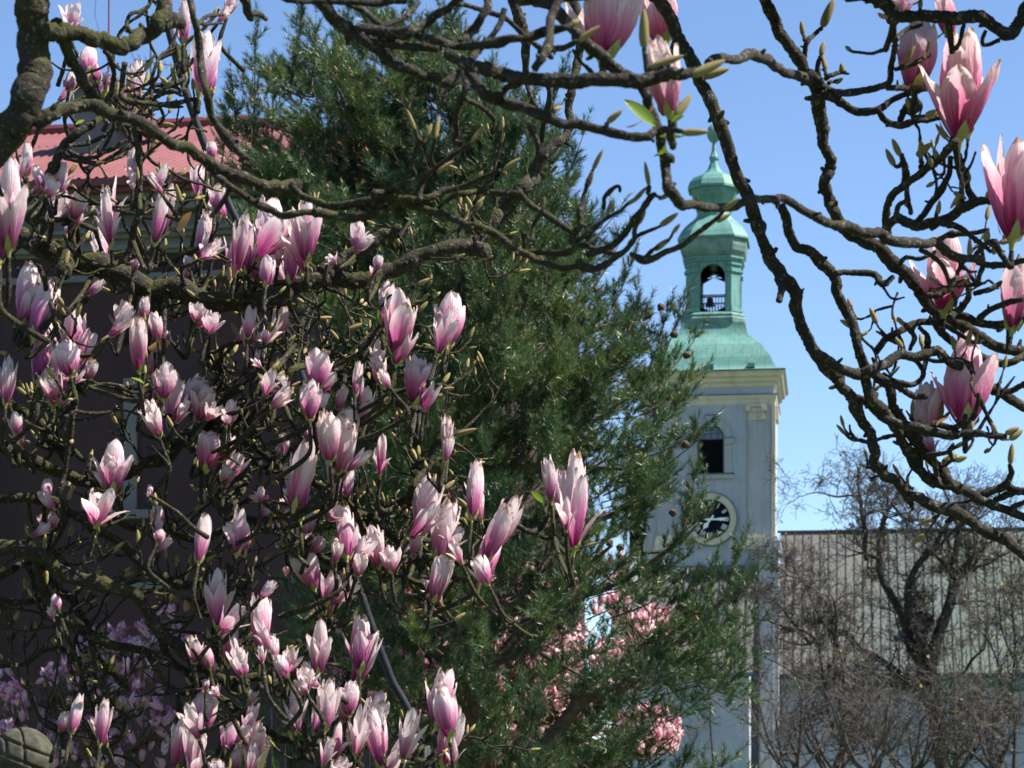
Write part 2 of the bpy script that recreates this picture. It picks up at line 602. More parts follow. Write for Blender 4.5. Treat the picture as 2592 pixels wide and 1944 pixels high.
# corner pilasters with capital and base
for sx in (-1, 1):
    x0, x1 = sorted((sx * 95 * KC, sx * 135 * KC))
    for side in (0, 1):
        def q(x, d, z, side=side):
            return (x, -d, z) if side == 0 else (-tw - d, tw - x, z)
        def bx(m, xa, xb, d, za, zb):
            p, r = q(xa, 0, za), q(xb, d, zb)
            m.box(min(p[0], r[0]), max(p[0], r[0]), min(p[1], r[1]), max(p[1], r[1]), min(p[2], r[2]), max(p[2], r[2]))
        m = MB()
        bx(m, x0, x1, .14, zc(1355), zc(1066))
        pil = m.build('pilaster', M['pale'], church)
        m = MB()
        bx(m, x0 - .05, x1 + .05, .20, zc(1066), zc(1062))
        for j in range(5):
            xx = x0 + (x1 - x0) * (j + .5) / 5
            for lv in range(2):
                bx(m, xx - .085, xx + .085, .17 + .05 * lv + .03 * (j % 2), zc(1060 - lv * 13), zc(1050 - lv * 14))
        for e in (x0, x1):
            bx(m, e - .16, e + .16, .34, zc(1044), zc(1033))
        bx(m, x0 - .1, x1 + .1, .28, zc(1033), zc(1027))
        bx(m, x0, x1, .15, zc(1062), zc(1033))
        m.build('capital', M['trim'], pil)
        m = MB()
        bx(m, x0 - .06, x1 + .06, .20, zc(1362), zc(1355))
        bx(m, x0 - .12, x1 + .12, .26, zc(1372), zc(1362))
        bx(m, x0 - .16, x1 + .16, .30, zc(1392), zc(1372))
        m.build('pilaster_base', M['trim'], pil)
m = MB()
m.box(tw - .16, tw + .07, -.09, .3, zc(1360), zc(1027))
m.box(tw - .20, tw + .18, -.16, .35, zc(1396), zc(1360))
for j in range(4):
    m.box(tw + .05, tw + .25, .3 + j * .5, .55 + j * .5, zc(1064), zc(1030))
m.build('corner_strip', M['trim'], church)

# arched window of the tower front
m = MB()
arch_plate(m, 34 * KC + .0, zc(1199), zc(1080), 31 * KC, zc(1109), .12, lambda x, d, z: (x, .12 + d, z), zb=zc(1197))
win = m.build('window', M['flash'], church)
m = MB()
for i in range(26):
    z = zc(1198) + (zc(1112) - zc(1198)) * (i + .5) / 26
    m.obox((0, .27, z), (33 * KC, 0, 0), (0, .04, -.035), (0, .01, .012))
m.box(-33 * KC, 33 * KC, .36, .40, zc(1198), zc(1110))
m.build('louver', M['louver'], win)
m = MB()
a = np.linspace(0, math.pi, 17)
v = [(33 * KC * math.cos(t), .30, zc(1109) + 33 * KC * math.sin(t)) for t in a] + [(0, .30, zc(1109))]
m.add(v, [(i, i + 1, 17) for i in range(16)])
m.build('pane', M['pane'], win)
m = MB()
for xx in (-17 * KC, 0, 17 * KC):
    m.box(xx - .03, xx + .03, .24, .28, zc(1109), zc(1084 if xx == 0 else 1088))
m.box(-30 * KC, 30 * KC, .235, .275, zc(1097), zc(1096))
m.box(-33 * KC, 33 * KC, .235, .285, zc(1111), zc(1108.4))
m.build('glazing_bar', M['flash'], win)
# surround: jambs, imposts, archivolt, keystone, sill
m = MB()
for s in (-1, 1):
    xs = sorted((s * 34.4 * KC, s * 53 * KC))
    m.box(xs[0], xs[1], -.10, 0, zc(1198), zc(1126))
    xs = sorted((s * 34.4 * KC, s * 58 * KC))
    m.box(xs[0], xs[1], -.18, 0, zc(1126), zc(1111))
a = np.linspace(0, math.pi, 19)
ri, ro = 35 * KC, 53 * KC
v = [(r * math.cos(t), d, zc(1109) + r * math.sin(t)) for d in (-.10, 0) for r in (ri, ro) for t in a]
f = []
for i in range(18):
    f += [(i, i + 1, 19 + i + 1, 19 + i), (i, 38 + i, 38 + i + 1, i + 1), (19 + i, 19 + i + 1, 57 + i + 1, 57 + i)]
m.add(v, f)
m.add([(-8 * KC, -.2, zc(1083)), (8 * KC, -.2, zc(1083)), (12 * KC, -.2, zc(1053)), (-12 * KC, -.2, zc(1053)),
       (-8 * KC, 0, zc(1083)), (8 * KC, 0, zc(1083)), (12 * KC, 0, zc(1053)), (-12 * KC, 0, zc(1053))],
      [(0, 1, 2, 3), (0, 3, 7, 4), (1, 5, 6, 2), (3, 2, 6, 7), (0, 4, 5, 1)])
m.box(-59 * KC, 59 * KC, -.22, 0, zc(1213), zc(1203))
m.box(-55 * KC, 55 * KC, -.14, 0, zc(1203), zc(1200.5))
m.build('window_surround', M['pale'], church)
m = MB()
m.box(-60 * KC, 60 * KC, -.25, -.01, zc(1200.4), zc(1199.2))
m.box(-13 * KC, 13 * KC, -.24, -.01, zc(1052.8), zc(1051))
for s in (-1, 1):
    xs = sorted((s * 34.4 * KC, s * 59 * KC))
    m.box(xs[0], xs[1], -.20, -.01, zc(1110.8), zc(1109.2))
m.build('window_flashing', M['flash'], church)
# dark glazed stair bay on the left flank
m = MB()
m.box(-212 * KC, -tw - .02, 1.4, 4.0, 0, zc(1128))
m.box(-214 * KC, -tw - .02, 1.3, 4.1, zc(1128), zc(1122))
bay = m.build('stair_bay', M['pale'], church)
m = MB()
bx_ = lambda x, d, z: (-186 * KC + x, 1.36 + d, z)
m.box(-210 * KC, -168 * KC, 1.34, 1.398, zc(1402), zc(1140))
m.build('bay_window', M['louver'], bay)

# clock
zk = zc(1315)


def ring(m, r0, r1, y0, y1, n=48, mi=0):
    a = np.arange(n) / n * 2 * math.pi
    v = [(r * math.cos(t), y, zk + r * math.sin(t)) for (r, y) in ((r0, y1), (r0, y0), (r1, y0), (r1, y1)) for t in a]
    f = []
    for j in range(3):
        for i in range(n):
            k = (i + 1) % n
            f.append((j * n + i, j * n + k, (j + 1) * n + k, (j + 1) * n + i))
    m.add(v, f, None, mi)


m = MB()
ring(m, 51 * KC, 66 * KC, -.22, 0)
ring(m, 49.5 * KC, 51 * KC, -.14, 0)
clock = m.build('clock', M['trim'], church)
m = MB()
a = np.arange(48) / 48 * 2 * math.pi
m.add([(51 * KC * math.cos(t), -.05, zk + 51 * KC * math.sin(t)) for t in a] + [(0, -.05, zk)], [(i, (i + 1) % 48, 48) for i in range(48)])
m.build('clock_face', M['dial'], clock)
m = MB()
ring(m, 66.1 * KC, 68.5 * KC, -.24, 0)
m.build('clock_flashing', M['flash'], clock)
NUM = ['XII', 'I', 'II', 'III', 'IIII', 'V', 'VI', 'VII', 'VIII', 'IX', 'X', 'XI']
h, wst = 13 * KC, .036
for i, s in enumerate(NUM):
    m = MB()
    t = math.radians(90 - 30 * i)
    up = np.array((math.cos(t), 0, math.sin(t)))
    rt = np.array((math.sin(t), 0, -math.cos(t)))
    wd = [(.085 if ch == 'I' else .19) for ch in s]
    x = -sum(wd) / 2
    c0 = np.array((0, -.075, zk)) + up * 39.5 * KC
    for ch, ww in zip(s, wd):
        c = c0 + rt * (x + ww / 2)
        if ch == 'I':
            strokes = [(0, 0)]
        elif ch == 'V':
            strokes = [(-.10, 0), (.10, 0)]
        else:
            strokes = [(-.2, 0), (.2, 0)]
        for k_, (lean, _) in enumerate(strokes):
            if ch == 'V':
                d = up * h / 2 + rt * (-lean * .9)
                cc = c + rt * (-lean * .5) * 1.0
                d = up * h / 2 + rt * (.05 if k_ else -.05)
                cc = c + rt * (.04 if k_ else -.04)
            elif ch == 'X':
                d = up * h / 2 + rt * (.075 if k_ else -.075)
                cc = c
            else:
                d = up * h / 2
                cc = c
            m.obox(cc, rt * wst / 2, (0, .012 + .004 * k_, 0), d)
        x += ww
    m.build('numeral', M['white_paint'], clock)
for (ang, ln, wd_, dy) in ((0, 45, .10, -.135), (-127.5, 32, .15, -.11)):
    t = math.radians(ang)
    d = np.array((math.cos(t), 0, math.sin(t)))
    p = np.array((-d[2], 0, d[0]))
    m = MB()
    c = np.array((0, dy, zk))
    tipd = ln * KC
    v = []
    for yy in (-.01, .01):
        o = np.array((0, yy, 0))
        v += [c + o - d * .3 - p * .05, c + o - d * .3 + p * .05, c + o + d * tipd * .35 + p * .05, c + o + d * tipd * .6 + p * wd_, c + o + d * tipd, c + o + d * tipd * .6 - p * wd_, c + o + d * tipd * .35 - p * .05]
    f6 = [(0, 1, 2), (0, 2, 6), (2, 3, 4), (2, 4, 6), (4, 5, 6)]
    m.add(v, f6 + [(a_ + 7, c_ + 7, b_ + 7) for a_, b_, c_ in f6])
    m.add(v, [(i, i + 7, (i + 1) % 7 + 7, (i + 1) % 7) for i in range(7)])
    m.build('clock_hand', M['white_paint'], clock)

# bell-shaped copper roof
prof = [(186, 941.0), (180, 938.5), (168, 935), (161, 927), (156, 916), (151, 905), (144, 894), (136, 881), (126, 867), (115, 857), (105, 848), (95, 838), (87, 826), (82, 812), (80, 800)]
prof = [(r * KC, zc(y)) for r, y in prof]
m = MB()
pp = catmull(np.array(prof), 3)
m.lathe([tuple(q) for q in pp], TC, plan=SQ)
broof = m.build('bell_roof', M['copper'], church)
m = MB()
for xx in (0, 103 * KC):
    m.box(xx - .22, xx + .22, -.55, .15, zc(935), zc(925))
m.build('roof_hatch', M['copper'], broof)
m = MB()
OC = octo(0.62)
m.lathe([(79 * KC, zc(806)), (83 * KC, zc(800)), (84 * KC, zc(788)), (80 * KC, zc(782))], TC, plan=OC)
m.build('lantern_plinth', M['copper_dark'], church)
# lantern
m = MB()
m.lathe([(82 * KC, zc(782)), (82 * KC, zc(778)), (76 * KC, zc(772))], TC, plan=OC)
lant = m.build('lantern', M['copper'], church)
A = 70 * KC
hw = 48 * KC
th = .35
m = MB()
faces = [lambda x, d, z: (TC[0] + x, TC[1] - A + d, z), lambda x, d, z: (TC[0] - x, TC[1] + A - d, z),
         lambda x, d, z: (TC[0] - A + d, TC[1] - x, z), lambda x, d, z: (TC[0] + A - d, TC[1] + x, z)]
for fn in faces:
    arch_plate(m, hw, zc(772), zc(612), 32 * KC, zc(678), th, fn, zb=zc(770))
for sx in (-1, 1):
    for sy in (-1, 1):
        v = []
        for z in (zc(772), zc(612)):
            v += [(TC[0] + sx * hw, TC[1] + sy * A, z), (TC[0] + sx * A, TC[1] + sy * hw, z),
                  (TC[0] + sx * (A - th), TC[1] + sy * hw, z), (TC[0] + sx * hw, TC[1] + sy * (A - th), z)]
        f = [(0, 1, 5, 4), (1, 2, 6, 5), (2, 3, 7, 6), (3, 0, 4, 7)]
        if sx * sy < 0:
            f = [tuple(reversed(q)) for q in f]
        m.add(v, f)
m.build('lantern_wall', M['copper'], lant)
for (y0, y1, r) in ((640, 633, 74.5), (633, 628, 78)):
    m = MB()
    m.lathe([(r * KC, zc(y0)), (r * KC, zc(y1))], TC, plan=OC)
    m.build('moulding', M['copper'], lant)
for (y0, y1, r) in ((668, 660, 74), (650, 645, 73.5), (764, 758, 74), (771, 764, 77)):
    for sx in (-1, 1):
        for sy in (-1, 1):
            k = r * KC
            g = 33.5 * KC
            plan = [(sx * g, sy * k), (sx * 50 * KC, sy * k), (sx * k, sy * 50 * KC), (sx * k, sy * g), (sx * g, sy * g)]
            if sx * sy > 0:
                plan = plan[::-1]
            m = MB()
            m.lathe([(1, zc(y0)), (1, zc(y1))], TC, plan=plan)
            m.build('moulding', M['copper'], lant)
m = MB()
m.lathe([(66 * KC, zc(780)), (66 * KC, zc(776))], TC, plan=OC)
m.build('lantern_floor', M['copper_dark'], lant)
# railing inside front opening, bell
for dy in (-A + .45, A - .45):
    m = MB()
    for i in range(9):
        x = -30 * KC + 60 * KC * i / 8
        m.box(x - .02, x + .02, TC[1] + dy - .02, TC[1] + dy + .02, zc(774), zc(722))
    for y in (770, 745, 724):
        m.box(-32 * KC, 32 * KC, TC[1] + dy - .025, TC[1] + dy + .025, zc(y) - .03, zc(y) + .03)
    m.build('railing', M['iron'], lant)
m = MB()
m.lathe([(.30, zc(742)), (.29, zc(738)), (.22, zc(731)), (.17, zc(722)), (.06, zc(719))], (TC[0] - .25, TC[1]), n=20)
m.box(-1.2, 1.2, TC[1] - .06, TC[1] + .06, zc(719), zc(716))
m.build('bell', M['iron'], lant)
# upper domes
m = MB()
m.lathe([(72 * KC, zc(628)), (76 * KC, zc(622)), (82 * KC, zc(614)), (85 * KC, zc(601)), (86 * KC, zc(582))], TC, plan=OC)
m.build('dome_eave', M['copper_dark'], church)
m = MB()
pr = [(91, 582), (91, 577), (88, 571), (82, 559), (73, 546), (62, 534), (52, 525), (45, 517), (42, 508), (42, 502)]
m.lathe([(r * KC, zc(y)) for r, y in pr], TC, plan=OC)
m.build('dome', M['copper'], church)
m = MB()
pr = [(41, 510), (41, 498), (45, 497), (45, 492), (40, 490), (42, 482), (46, 474), (52, 467), (57, 458), (58, 442)]
m.lathe([(r * KC, zc(y)) for r, y in pr], TC, plan=octo(.45))
m.build('small_lantern', M['copper'], church)
m = MB()
pr = [(66, 444), (66, 438), (61, 424), (51, 412), (38, 405), (25, 398), (16, 388), (11, 374), (9, 366), (12, 360), (12, 355), (9, 351), (6, 340), (4, 318)]
m.lathe([(r * KC, zc(y)) for r, y in pr], TC, plan=octo(.45))
m.build('onion_cap', M['copper'], church)
m = MB()
pr = [(4, 318), (12, 312), (18, 300), (19, 288), (14, 276), (6, 270), (2.2, 266), (1.4, 200)]
m.lathe([(r * KC, zc(y)) for r, y in pr], TC, n=14)
m.build('spire_ball', M['copper'], church, smooth=True)

# porch roof in front of the tower
m = MB()
zr1, zr0 = zc(1449), zc(1712)
m.box(-tw, 118 * KC, -.5, 0, zc(1449), zc(1433))
m.build('roof_flashing', M['flash'], church)
m = MB()
xp = 112 * KC
m.add([(-tw - 2, -.02, zr1), (xp, -.02, zr1), (xp, -4.5, zr0), (-tw - 2, -4.5, zr0), (-tw - 2, -.02, zr1 - .25), (xp, -.02, zr1 - .25), (xp, -4.5, zr0 - .25), (-tw - 2, -4.5, zr0 - .25)],
      [(0, 3, 2, 1), (3, 7, 6, 2), (1, 2, 6, 5), (0, 4, 7, 3)])
pr_o = m.build('porch_roof', M['roof'], church)
m = MB()
m.add([(-tw - 1.8, -.03, zr1 - .3), (xp - .2, -.03, zr1 - .3), (xp - .2, -4.2, zr0 - .3), (-tw - 1.8, -4.2, zr0 - .3), (-tw - 1.8, -.03, 0), (xp - .2, -.03, 0), (xp - .2, -4.2, 0), (-tw - 1.8, -4.2, 0)],
      [(3, 7, 6, 2), (1, 2, 6, 5), (0, 4, 7, 3)])
m.build('porch_wall', M['plaster'], church)
m = MB()
m.box(-tw - 2, xp, -4.66, -4.52, zr0 - .26, zr0 - .06)
m.build('gutter', M['flash'], pr_o)
m = MB()
sl = np.array((0, -4.48, zr0 - zr1))
nrm = np.array((0, zr1 - zr0, -4.48)); nrm /= np.linalg.norm(nrm)
nrm = np.array((0, -abs(nrm[1]), abs(nrm[2])))
for i in range(-9, 5):
    x = i * 22.5 * KC + .1
    m.obox(np.array((x, -.02, zr1)) + sl / 2 + nrm * .04, (.03, 0, 0), nrm * .05, sl / 2)
m.build('roof_seam', M['seam'], pr_o)
# buttress on the right of the tower
m = MB()
m.box(124 * KC, 172 * KC, -1.2, 0, 0, zc(1392))
m.box(150 * KC, 176 * KC, -.8, .6, zc(1392), zc(1374))
m.box(128 * KC, 160 * KC, -1.6, -1.2, 0, zc(1582))
m.build('buttress', M['pale'], church)
m = MB()
m.box(122 * KC, 150 * KC, -1.26, -.0, zc(1391.9), zc(1388.5))
m.box(120 * KC, 170 * KC, -1.66, -1.22, zc(1662), zc(1659))
m.build('buttress_flashing', M['flash'], church)
# pinnacle left of the tower
m = MB()
pc = (-205 * KC, -2.0)
m.lathe([(.42, 0), (.42, zc(1600)), (.55, zc(1596)), (.55, zc(1588)), (.36, zc(1584)), (.36, zc(1490)), (.6, zc(1484)), (.6, zc(1476)), (.75, zc(1455)), (.7, zc(1438)), (.5, zc(1426)), (.2, zc(1418)), (.1, zc(1405))], pc, n=20)
m.build('pinnacle', M['pale'], church, smooth=False)

# nave
x0n, x1n = 168 * KC, 60.0
ye, zr_, ze_ = .6, 0, zc(1708)
dep = 8.0
zrid = EYE + (HY - 1350) * (140 + dep) / F
m = MB()
m.add([(x0n, ye, ze_), (x1n, ye, ze_), (x1n, dep, zrid), (x0n, dep, zrid), (x1n, 2 * dep, ze_), (x0n, 2 * dep, ze_),
       (x0n, ye, ze_ - .3), (x1n, ye, ze_ - .3)], [(0, 1, 2, 3), (3, 2, 4, 5), (6, 7, 1, 0)])
nroof = m.build('nave_roof', M['roof'], church)
m = MB()
sv = np.array((0, dep - ye, zrid - ze_))
nn = np.array((0, -(zrid - ze_), dep - ye)); nn /= np.linalg.norm(nn)
x = x0n + .4
while x < 40:
    m.obox(np.array((x, ye, ze_)) + sv / 2 + nn * .03, (.022, 0, 0), nn * .032, sv / 2)
    x += 22.3 * KC
m.obox((30, dep, zrid + .02), (30 - x0n / 2, 0, 0), (0, .18, 0), (0, 0, .06))
m.build('roof_seam', M['seam'], nroof)
m = MB()
m.box(x0n, x1n, ye - .32, ye + .02, ze_ - .16, ze_ + .02)
m.build('gutter', M['flash'], nroof)
m = MB()
cx_ = (2338 - 1808) * KC
pz = zc(1575)
py = ye + (pz - ze_) / (zrid - ze_) * (dep - ye)
a = np.linspace(0, math.pi, 9)
v = [(cx_ + .75 * math.cos(t), py - .9, pz + .75 * math.sin(t)) for t in a] + [(cx_ + .75 * math.cos(t), py + 1.0, pz + .75 * math.sin(t)) for t in a]
m.add(v, [(i, i + 9, i + 10, i + 1) for i in range(8)])
dm = m.build('dormer', M['roof'], nroof)
m = MB()
v = [(cx_ + .7 * math.cos(t), py - .8, pz + .7 * math.sin(t)) for t in a] + [(cx_, py - .8, pz)]
m.add(v, [(i + 1, i, 9) for i in range(8)])
m.build('dormer_pane', M['louver'], dm)
m = MB()
m.box(x0n, x1n, ye + .25, ye + .75, 0, ze_ - .3)
m.build('nave_wall', M['plaster'], church)
m = MB()
m.box(x0n, x1n, ye - .15, ye + .25, ze_ - .62, ze_ - .3)
m.box(x0n, x1n, ye, ye + .25, ze_ - 1.1, ze_ - .62)
m.build('nave_cornice', M['copper_dark'], church)

# ------------------------------------------------------------------ house with red roof
KH = 21.0 / F


def zh(y):
    return EYE + (HY - y) * KH


def red_roof():
    m, nt, b = mat('red_roof_sheet', (0.42, 0.10, 0.10), 0.55, 0.35)
    f = noise(nt, coords(nt), 1.5, 5)
    nt.links.new(ramp(nt, f, [(0.35, (0.120, 0.034, 0.037)), (0.7, (0.165, 0.054, 0.056))]), b.inputs['Base Color'])
    return m


M['red'] = red_roof()
M['maroon'] = speckled('maroon_sheet', (0.10, 0.024, 0.028), (0.145, 0.036, 0.04), 2, 0.5)
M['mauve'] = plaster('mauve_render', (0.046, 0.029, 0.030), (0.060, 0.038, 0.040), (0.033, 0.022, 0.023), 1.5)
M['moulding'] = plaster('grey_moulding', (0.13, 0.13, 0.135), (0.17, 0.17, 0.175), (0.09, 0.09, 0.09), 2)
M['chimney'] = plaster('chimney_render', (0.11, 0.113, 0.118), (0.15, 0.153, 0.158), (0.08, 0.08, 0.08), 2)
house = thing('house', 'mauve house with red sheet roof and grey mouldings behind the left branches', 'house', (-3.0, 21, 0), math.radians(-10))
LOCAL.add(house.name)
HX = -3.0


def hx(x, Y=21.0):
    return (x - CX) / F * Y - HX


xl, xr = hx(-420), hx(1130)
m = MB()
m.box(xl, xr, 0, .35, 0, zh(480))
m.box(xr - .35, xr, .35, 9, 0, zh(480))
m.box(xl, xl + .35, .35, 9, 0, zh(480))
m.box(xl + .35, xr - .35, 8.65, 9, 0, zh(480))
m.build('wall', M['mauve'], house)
m = MB()
for (y0, y1, d) in ((641, 634, .06), (634, 622, .12), (608, 597, .17), (597, 588, .24), (548, 532, .30), (524, 508, .36), (508, 484, .30), (622, 608, .10), (588, 548, .13), (532, 524, .2)):
    m.box(xl - d, xr + d, -d, -.001, zh(y0), zh(y1))
m.build('cornice', M['moulding'], house)
m = MB()
m.box(xl, xr, -.05, -.001, zh(706), zh(690))
m.build('string_course', M['moulding'], house)
m = MB()
m.box(hx(270), hx(420), -.06, -.001, zh(1490), zh(1474))
m.build('string_course', M['moulding'], house)
m = MB()
m.box(hx(309), hx(343), -.04, -.001, zh(1290), zh(955))
st = m.build('wall_strip', M['moulding'], house)
m = MB()
m.box(hx(285), hx(395), -.10, -.001, zh(1312), zh(1290.5))
m.build('ledge', M['moulding'], st)
# hipped corrugated roof: front slope and right hip, real ribs
zE, zR = zh(472), EYE + (HY - 312) * 24.5 / F
yE, yR = -.42, 3.5
xe, xrid = xr + .35, hx(480, 24.5)
m = MB()
per, amp = .085, .014
xs = np.arange(xl - .4, xe + .001, per / 6)
v, f = [], []
for x in xs:
    t1 = 1.0 if x <= xrid else max(0.0, (xe - x) / (xe - xrid))
    d = amp * math.sin(2 * math.pi * x / per)
    for t in np.linspace(0, t1, 5):
        v.append((x, yE + (yR - yE) * t, zE + (zR - zE) * t + d))
for i in range(len(xs) - 1):
    for j in range(4):
        f.append((i * 5 + j, (i + 1) * 5 + j, (i + 1) * 5 + j + 1, i * 5 + j + 1))
m.add(v, f)
yB = 2 * yR - yE
m.add([(xl - .4, yR, zR), (xrid, yR, zR), (xe, yB, zE), (xl - .4, yB, zE), (xe, yE, zE)], [(0, 1, 2, 3)])
m.add([(xrid, yR, zR), (xe, yE, zE), (xe, yB, zE)], [(0, 1, 2)])
rf = m.build('roof', M['red'], house)
m = MB()
tube(m, [(xl - .4, yR, zR + .03), (xrid, yR, zR + .03)], [.07, .07], 8)
tube(m, [(xrid, yR, zR + .03), (xe, yE, zE + .03)], [.06, .06], 8)
m.build('ridge_cap', M['maroon'], rf)
m = MB()
m.box(xl - .4, xe + .03, yE - .03, yE + .02, zE - .14, zE - .02)
m.box(xl - .4, xe + .03, yE - .1, yE - .04, zE - .10, zE - .03)
m.build('fascia', M['maroon'], rf)
# chimney dormer block
m = MB()
c0, c1 = hx(100, 22.5), hx(212, 22.5)
zq = EYE + (HY - 205) * 22.5 / F
m.box(c0, c1, 1.5, 2.3, zE, zq)
ch = m.build('chimney', M['chimney'], rf)
m = MB()
m.box(c0 - .08, c1 + .05, 1.42, 2.38, zq, zq + .07)
m.obox((c1 + .11, 1.9, zq - .2), (.06, 0, -.16), (0, .5, 0), (.03, 0, .02))
m.build('chimney_cap', M['maroon'], ch)
# aerials on the roof
ant = thing('roof_antenna', 'thin grey yagi aerial on mast above the red roof ridge', 'antenna', tuple(P(382, 312, 24.4)))
m = MB()
p0, p1 = P(382, 330, 24.4), P(382, 90, 24.4)
tube(m, [p0, p1], [.012, .012], 6)
m.build('mast', M['flash'], ant)
m = MB()
tube(m, [P(340, 150, 24.4), P(450, 168, 24.9)], [.007, .007], 5)
for i in range(8):
    t = i / 7
    c = P(340, 150, 24.4) * (1 - t) + P(450, 168, 24.9) * t
    tube(m, [c + np.array((0.02, -.3 + .1 * t, -.03)), c + np.array((-0.02, .3 - .1 * t, .03))], [.004, .004], 4)
tube(m, [P(365, 205, 24.4), P(410, 212, 24.4)], [.007, .007], 5)
m.build('yagi', M['flash'], ant)
rod = thing('roof_mast', 'thin rusty vertical rod standing on the house roof', 'mast', tuple(P(274, 330, 23.5)))
m = MB()
tube(m, [P(274, 340, 23.5), P(275, 150, 23.5), P(276, -20, 23.5)], [.014, .012, .010], 6)
m.build('pole', M['maroon'], rod)
m = MB()
tube(m, [P(274, 160, 23.5), P(240, 40, 23.6), P(244, -20, 23.6)], [.004, .004, .004], 4)
m.build('stay_wire', M['flash'], rod)

# ------------------------------------------------------------------ stone ball on a pillar, bent pipe, railing
M['stone'] = speckled('mossy_stone', (0.024, 0.023, 0.014), (0.070, 0.066, 0.045), 22, 0.9, 0.6, 0.006)
gp = thing('gate_pillar', 'gate pillar topped by grooved mossy stone ball beside shaded lilac blossoms', 'pillar', tuple(P(58, 2003, 9.5) * np.array((1, 1, 0))))
bc = P(58, 1922, 9.5)
br_ = 80 / F * 9.5
m = MB()
nu, nv = 160, 90
v, f = [], []
for j in range(nv + 1):
    th_ = math.pi * (j / nv - .5)
    for i in range(nu):
        ph = 2 * math.pi * i / nu
        d = np.array((math.cos(th_) * math.cos(ph), math.cos(th_) * math.sin(ph), math.sin(th_)))
        band = (d[2] * .83 + d[0] * .35 + .12)
        vert = (d[0] * .8 + .35 * d[1] + .30)
        g = 0.0
        for val, at in ((band, 0.10), (band, 0.52), (band, -.45)):
            g += max(0, 1 - abs(val - at) / .05)
        if band > .10:
            g += max(0, 1 - abs(vert - .16) / .05) + max(0, 1 - abs(vert + .28) / .05)
        else:
            g += max(0, 1 - abs(vert - .42) / .05)
        r = br_ * (1 - .09 * min(g, 1) + (.02 if band > .52 else 0))
        v.append(bc + d * r)
for j in range(nv):
    for i in range(nu):
        k = (i + 1) % nu
        f.append((j * nu + i, j * nu + k, (j + 1) * nu + k, (j + 1) * nu + i))
m.add(v, f)
m.build('ball', M['stone'], gp, smooth=True)
m = MB()
m.lathe([(.07, bc[2] - br_ - .04), (.09, bc[2] - br_ + .03)], (bc[0], bc[1]), n=20)
zz = bc[2] - br_ - .04
m.box(bc[0] - .2, bc[0] + .2, bc[1] - .2, bc[1] + .2, zz - .1, zz)
m.box(bc[0] - .16, bc[0] + .16, bc[1] - .16, bc[1] + .16, 0, zz - .1)
m.build('pillar_shaft', M['stone'], gp)

pipe = thing('bent_pipe', 'black bent iron pipe curving down behind the left magnolia branches', 'pipe', tuple(P(1070, 1912, 7.2) * np.array((1, 1, 0))))
pts = [(418, 40), (430, 85), (447, 150), (470, 230), (497, 310), (520, 372), (546, 432), (583, 525), (640, 640), (690, 755), (736, 870), (780, 1000), (812, 1130), (852, 1300), (897, 1460), (915, 1507), (933, 1561), (958, 1633), (976, 1680), (994, 1727), (1020, 1771), (1038, 1806), (1054, 1850), (1070, 1912), (1082, 2010)]
m = MB()
tube(m, [P(x, y, 7.2) for x, y in pts] + [np.array((P(1090, 0, 7.2)[0], 7.2, 0.0))], [.0125] * (len(pts) + 1), 10, sub=3)
m.build('pipe_run', M['iron'], pipe, smooth=True)
rl = thing('iron_railing', 'black iron railing with upright bars under the magnolia blossoms', 'railing', tuple(P(690, 1944, 7.6) * np.array((1, 1, 0))))
m = MB()
rail_z = P(0, 1795, 7.6)[2]
m.box(P(675, 0, 7.6)[0], P(940, 0, 7.6)[0], 7.59, 7.62, rail_z - .012, rail_z + .012)
m.build('top_rail', M['iron'], rl)
for x, yt in ((683, 1690), (718, 1880), (790, 1800), (860, 1800), (930, 1800)):
    q = P(x, yt, 7.6)
    m = MB()
    m.box(q[0] - .009, q[0] + .009, 7.57, 7.588, 0, q[2])
    m.build('bar', M['iron'], rl)
# ------------------------------------------------------------------ near magnolias
TILE = dict(A=(0, 0), B=(600, 0), C=(1200, 0), D=(1792, 0), E=(0, 500), F=(600, 500), G=(1200, 500), H=(1792, 500),
            I=(0, 950), J=(600, 950), K=(1200, 950), L=(1792, 950), M=(0, 1344), N=(600, 1344), O=(1200, 1344), Q=(1792, 1344))
ZS = 2.765


def parse(s):
    """'A 470,220,70 560,230 B 0,1350,40' -> (x, y, half width) in photo pixels"""
    out, t, w = [], None, 20.0
    for tok in s.split():
        if tok in TILE:
            t = TILE[tok]
            continue
        q = [float(a) for a in tok.split(',')]
        if len(q) > 2:
            w = q[2]
        out.append((t[0] + q[0] / ZS, t[1] + q[1] / ZS, w / ZS))
    return out


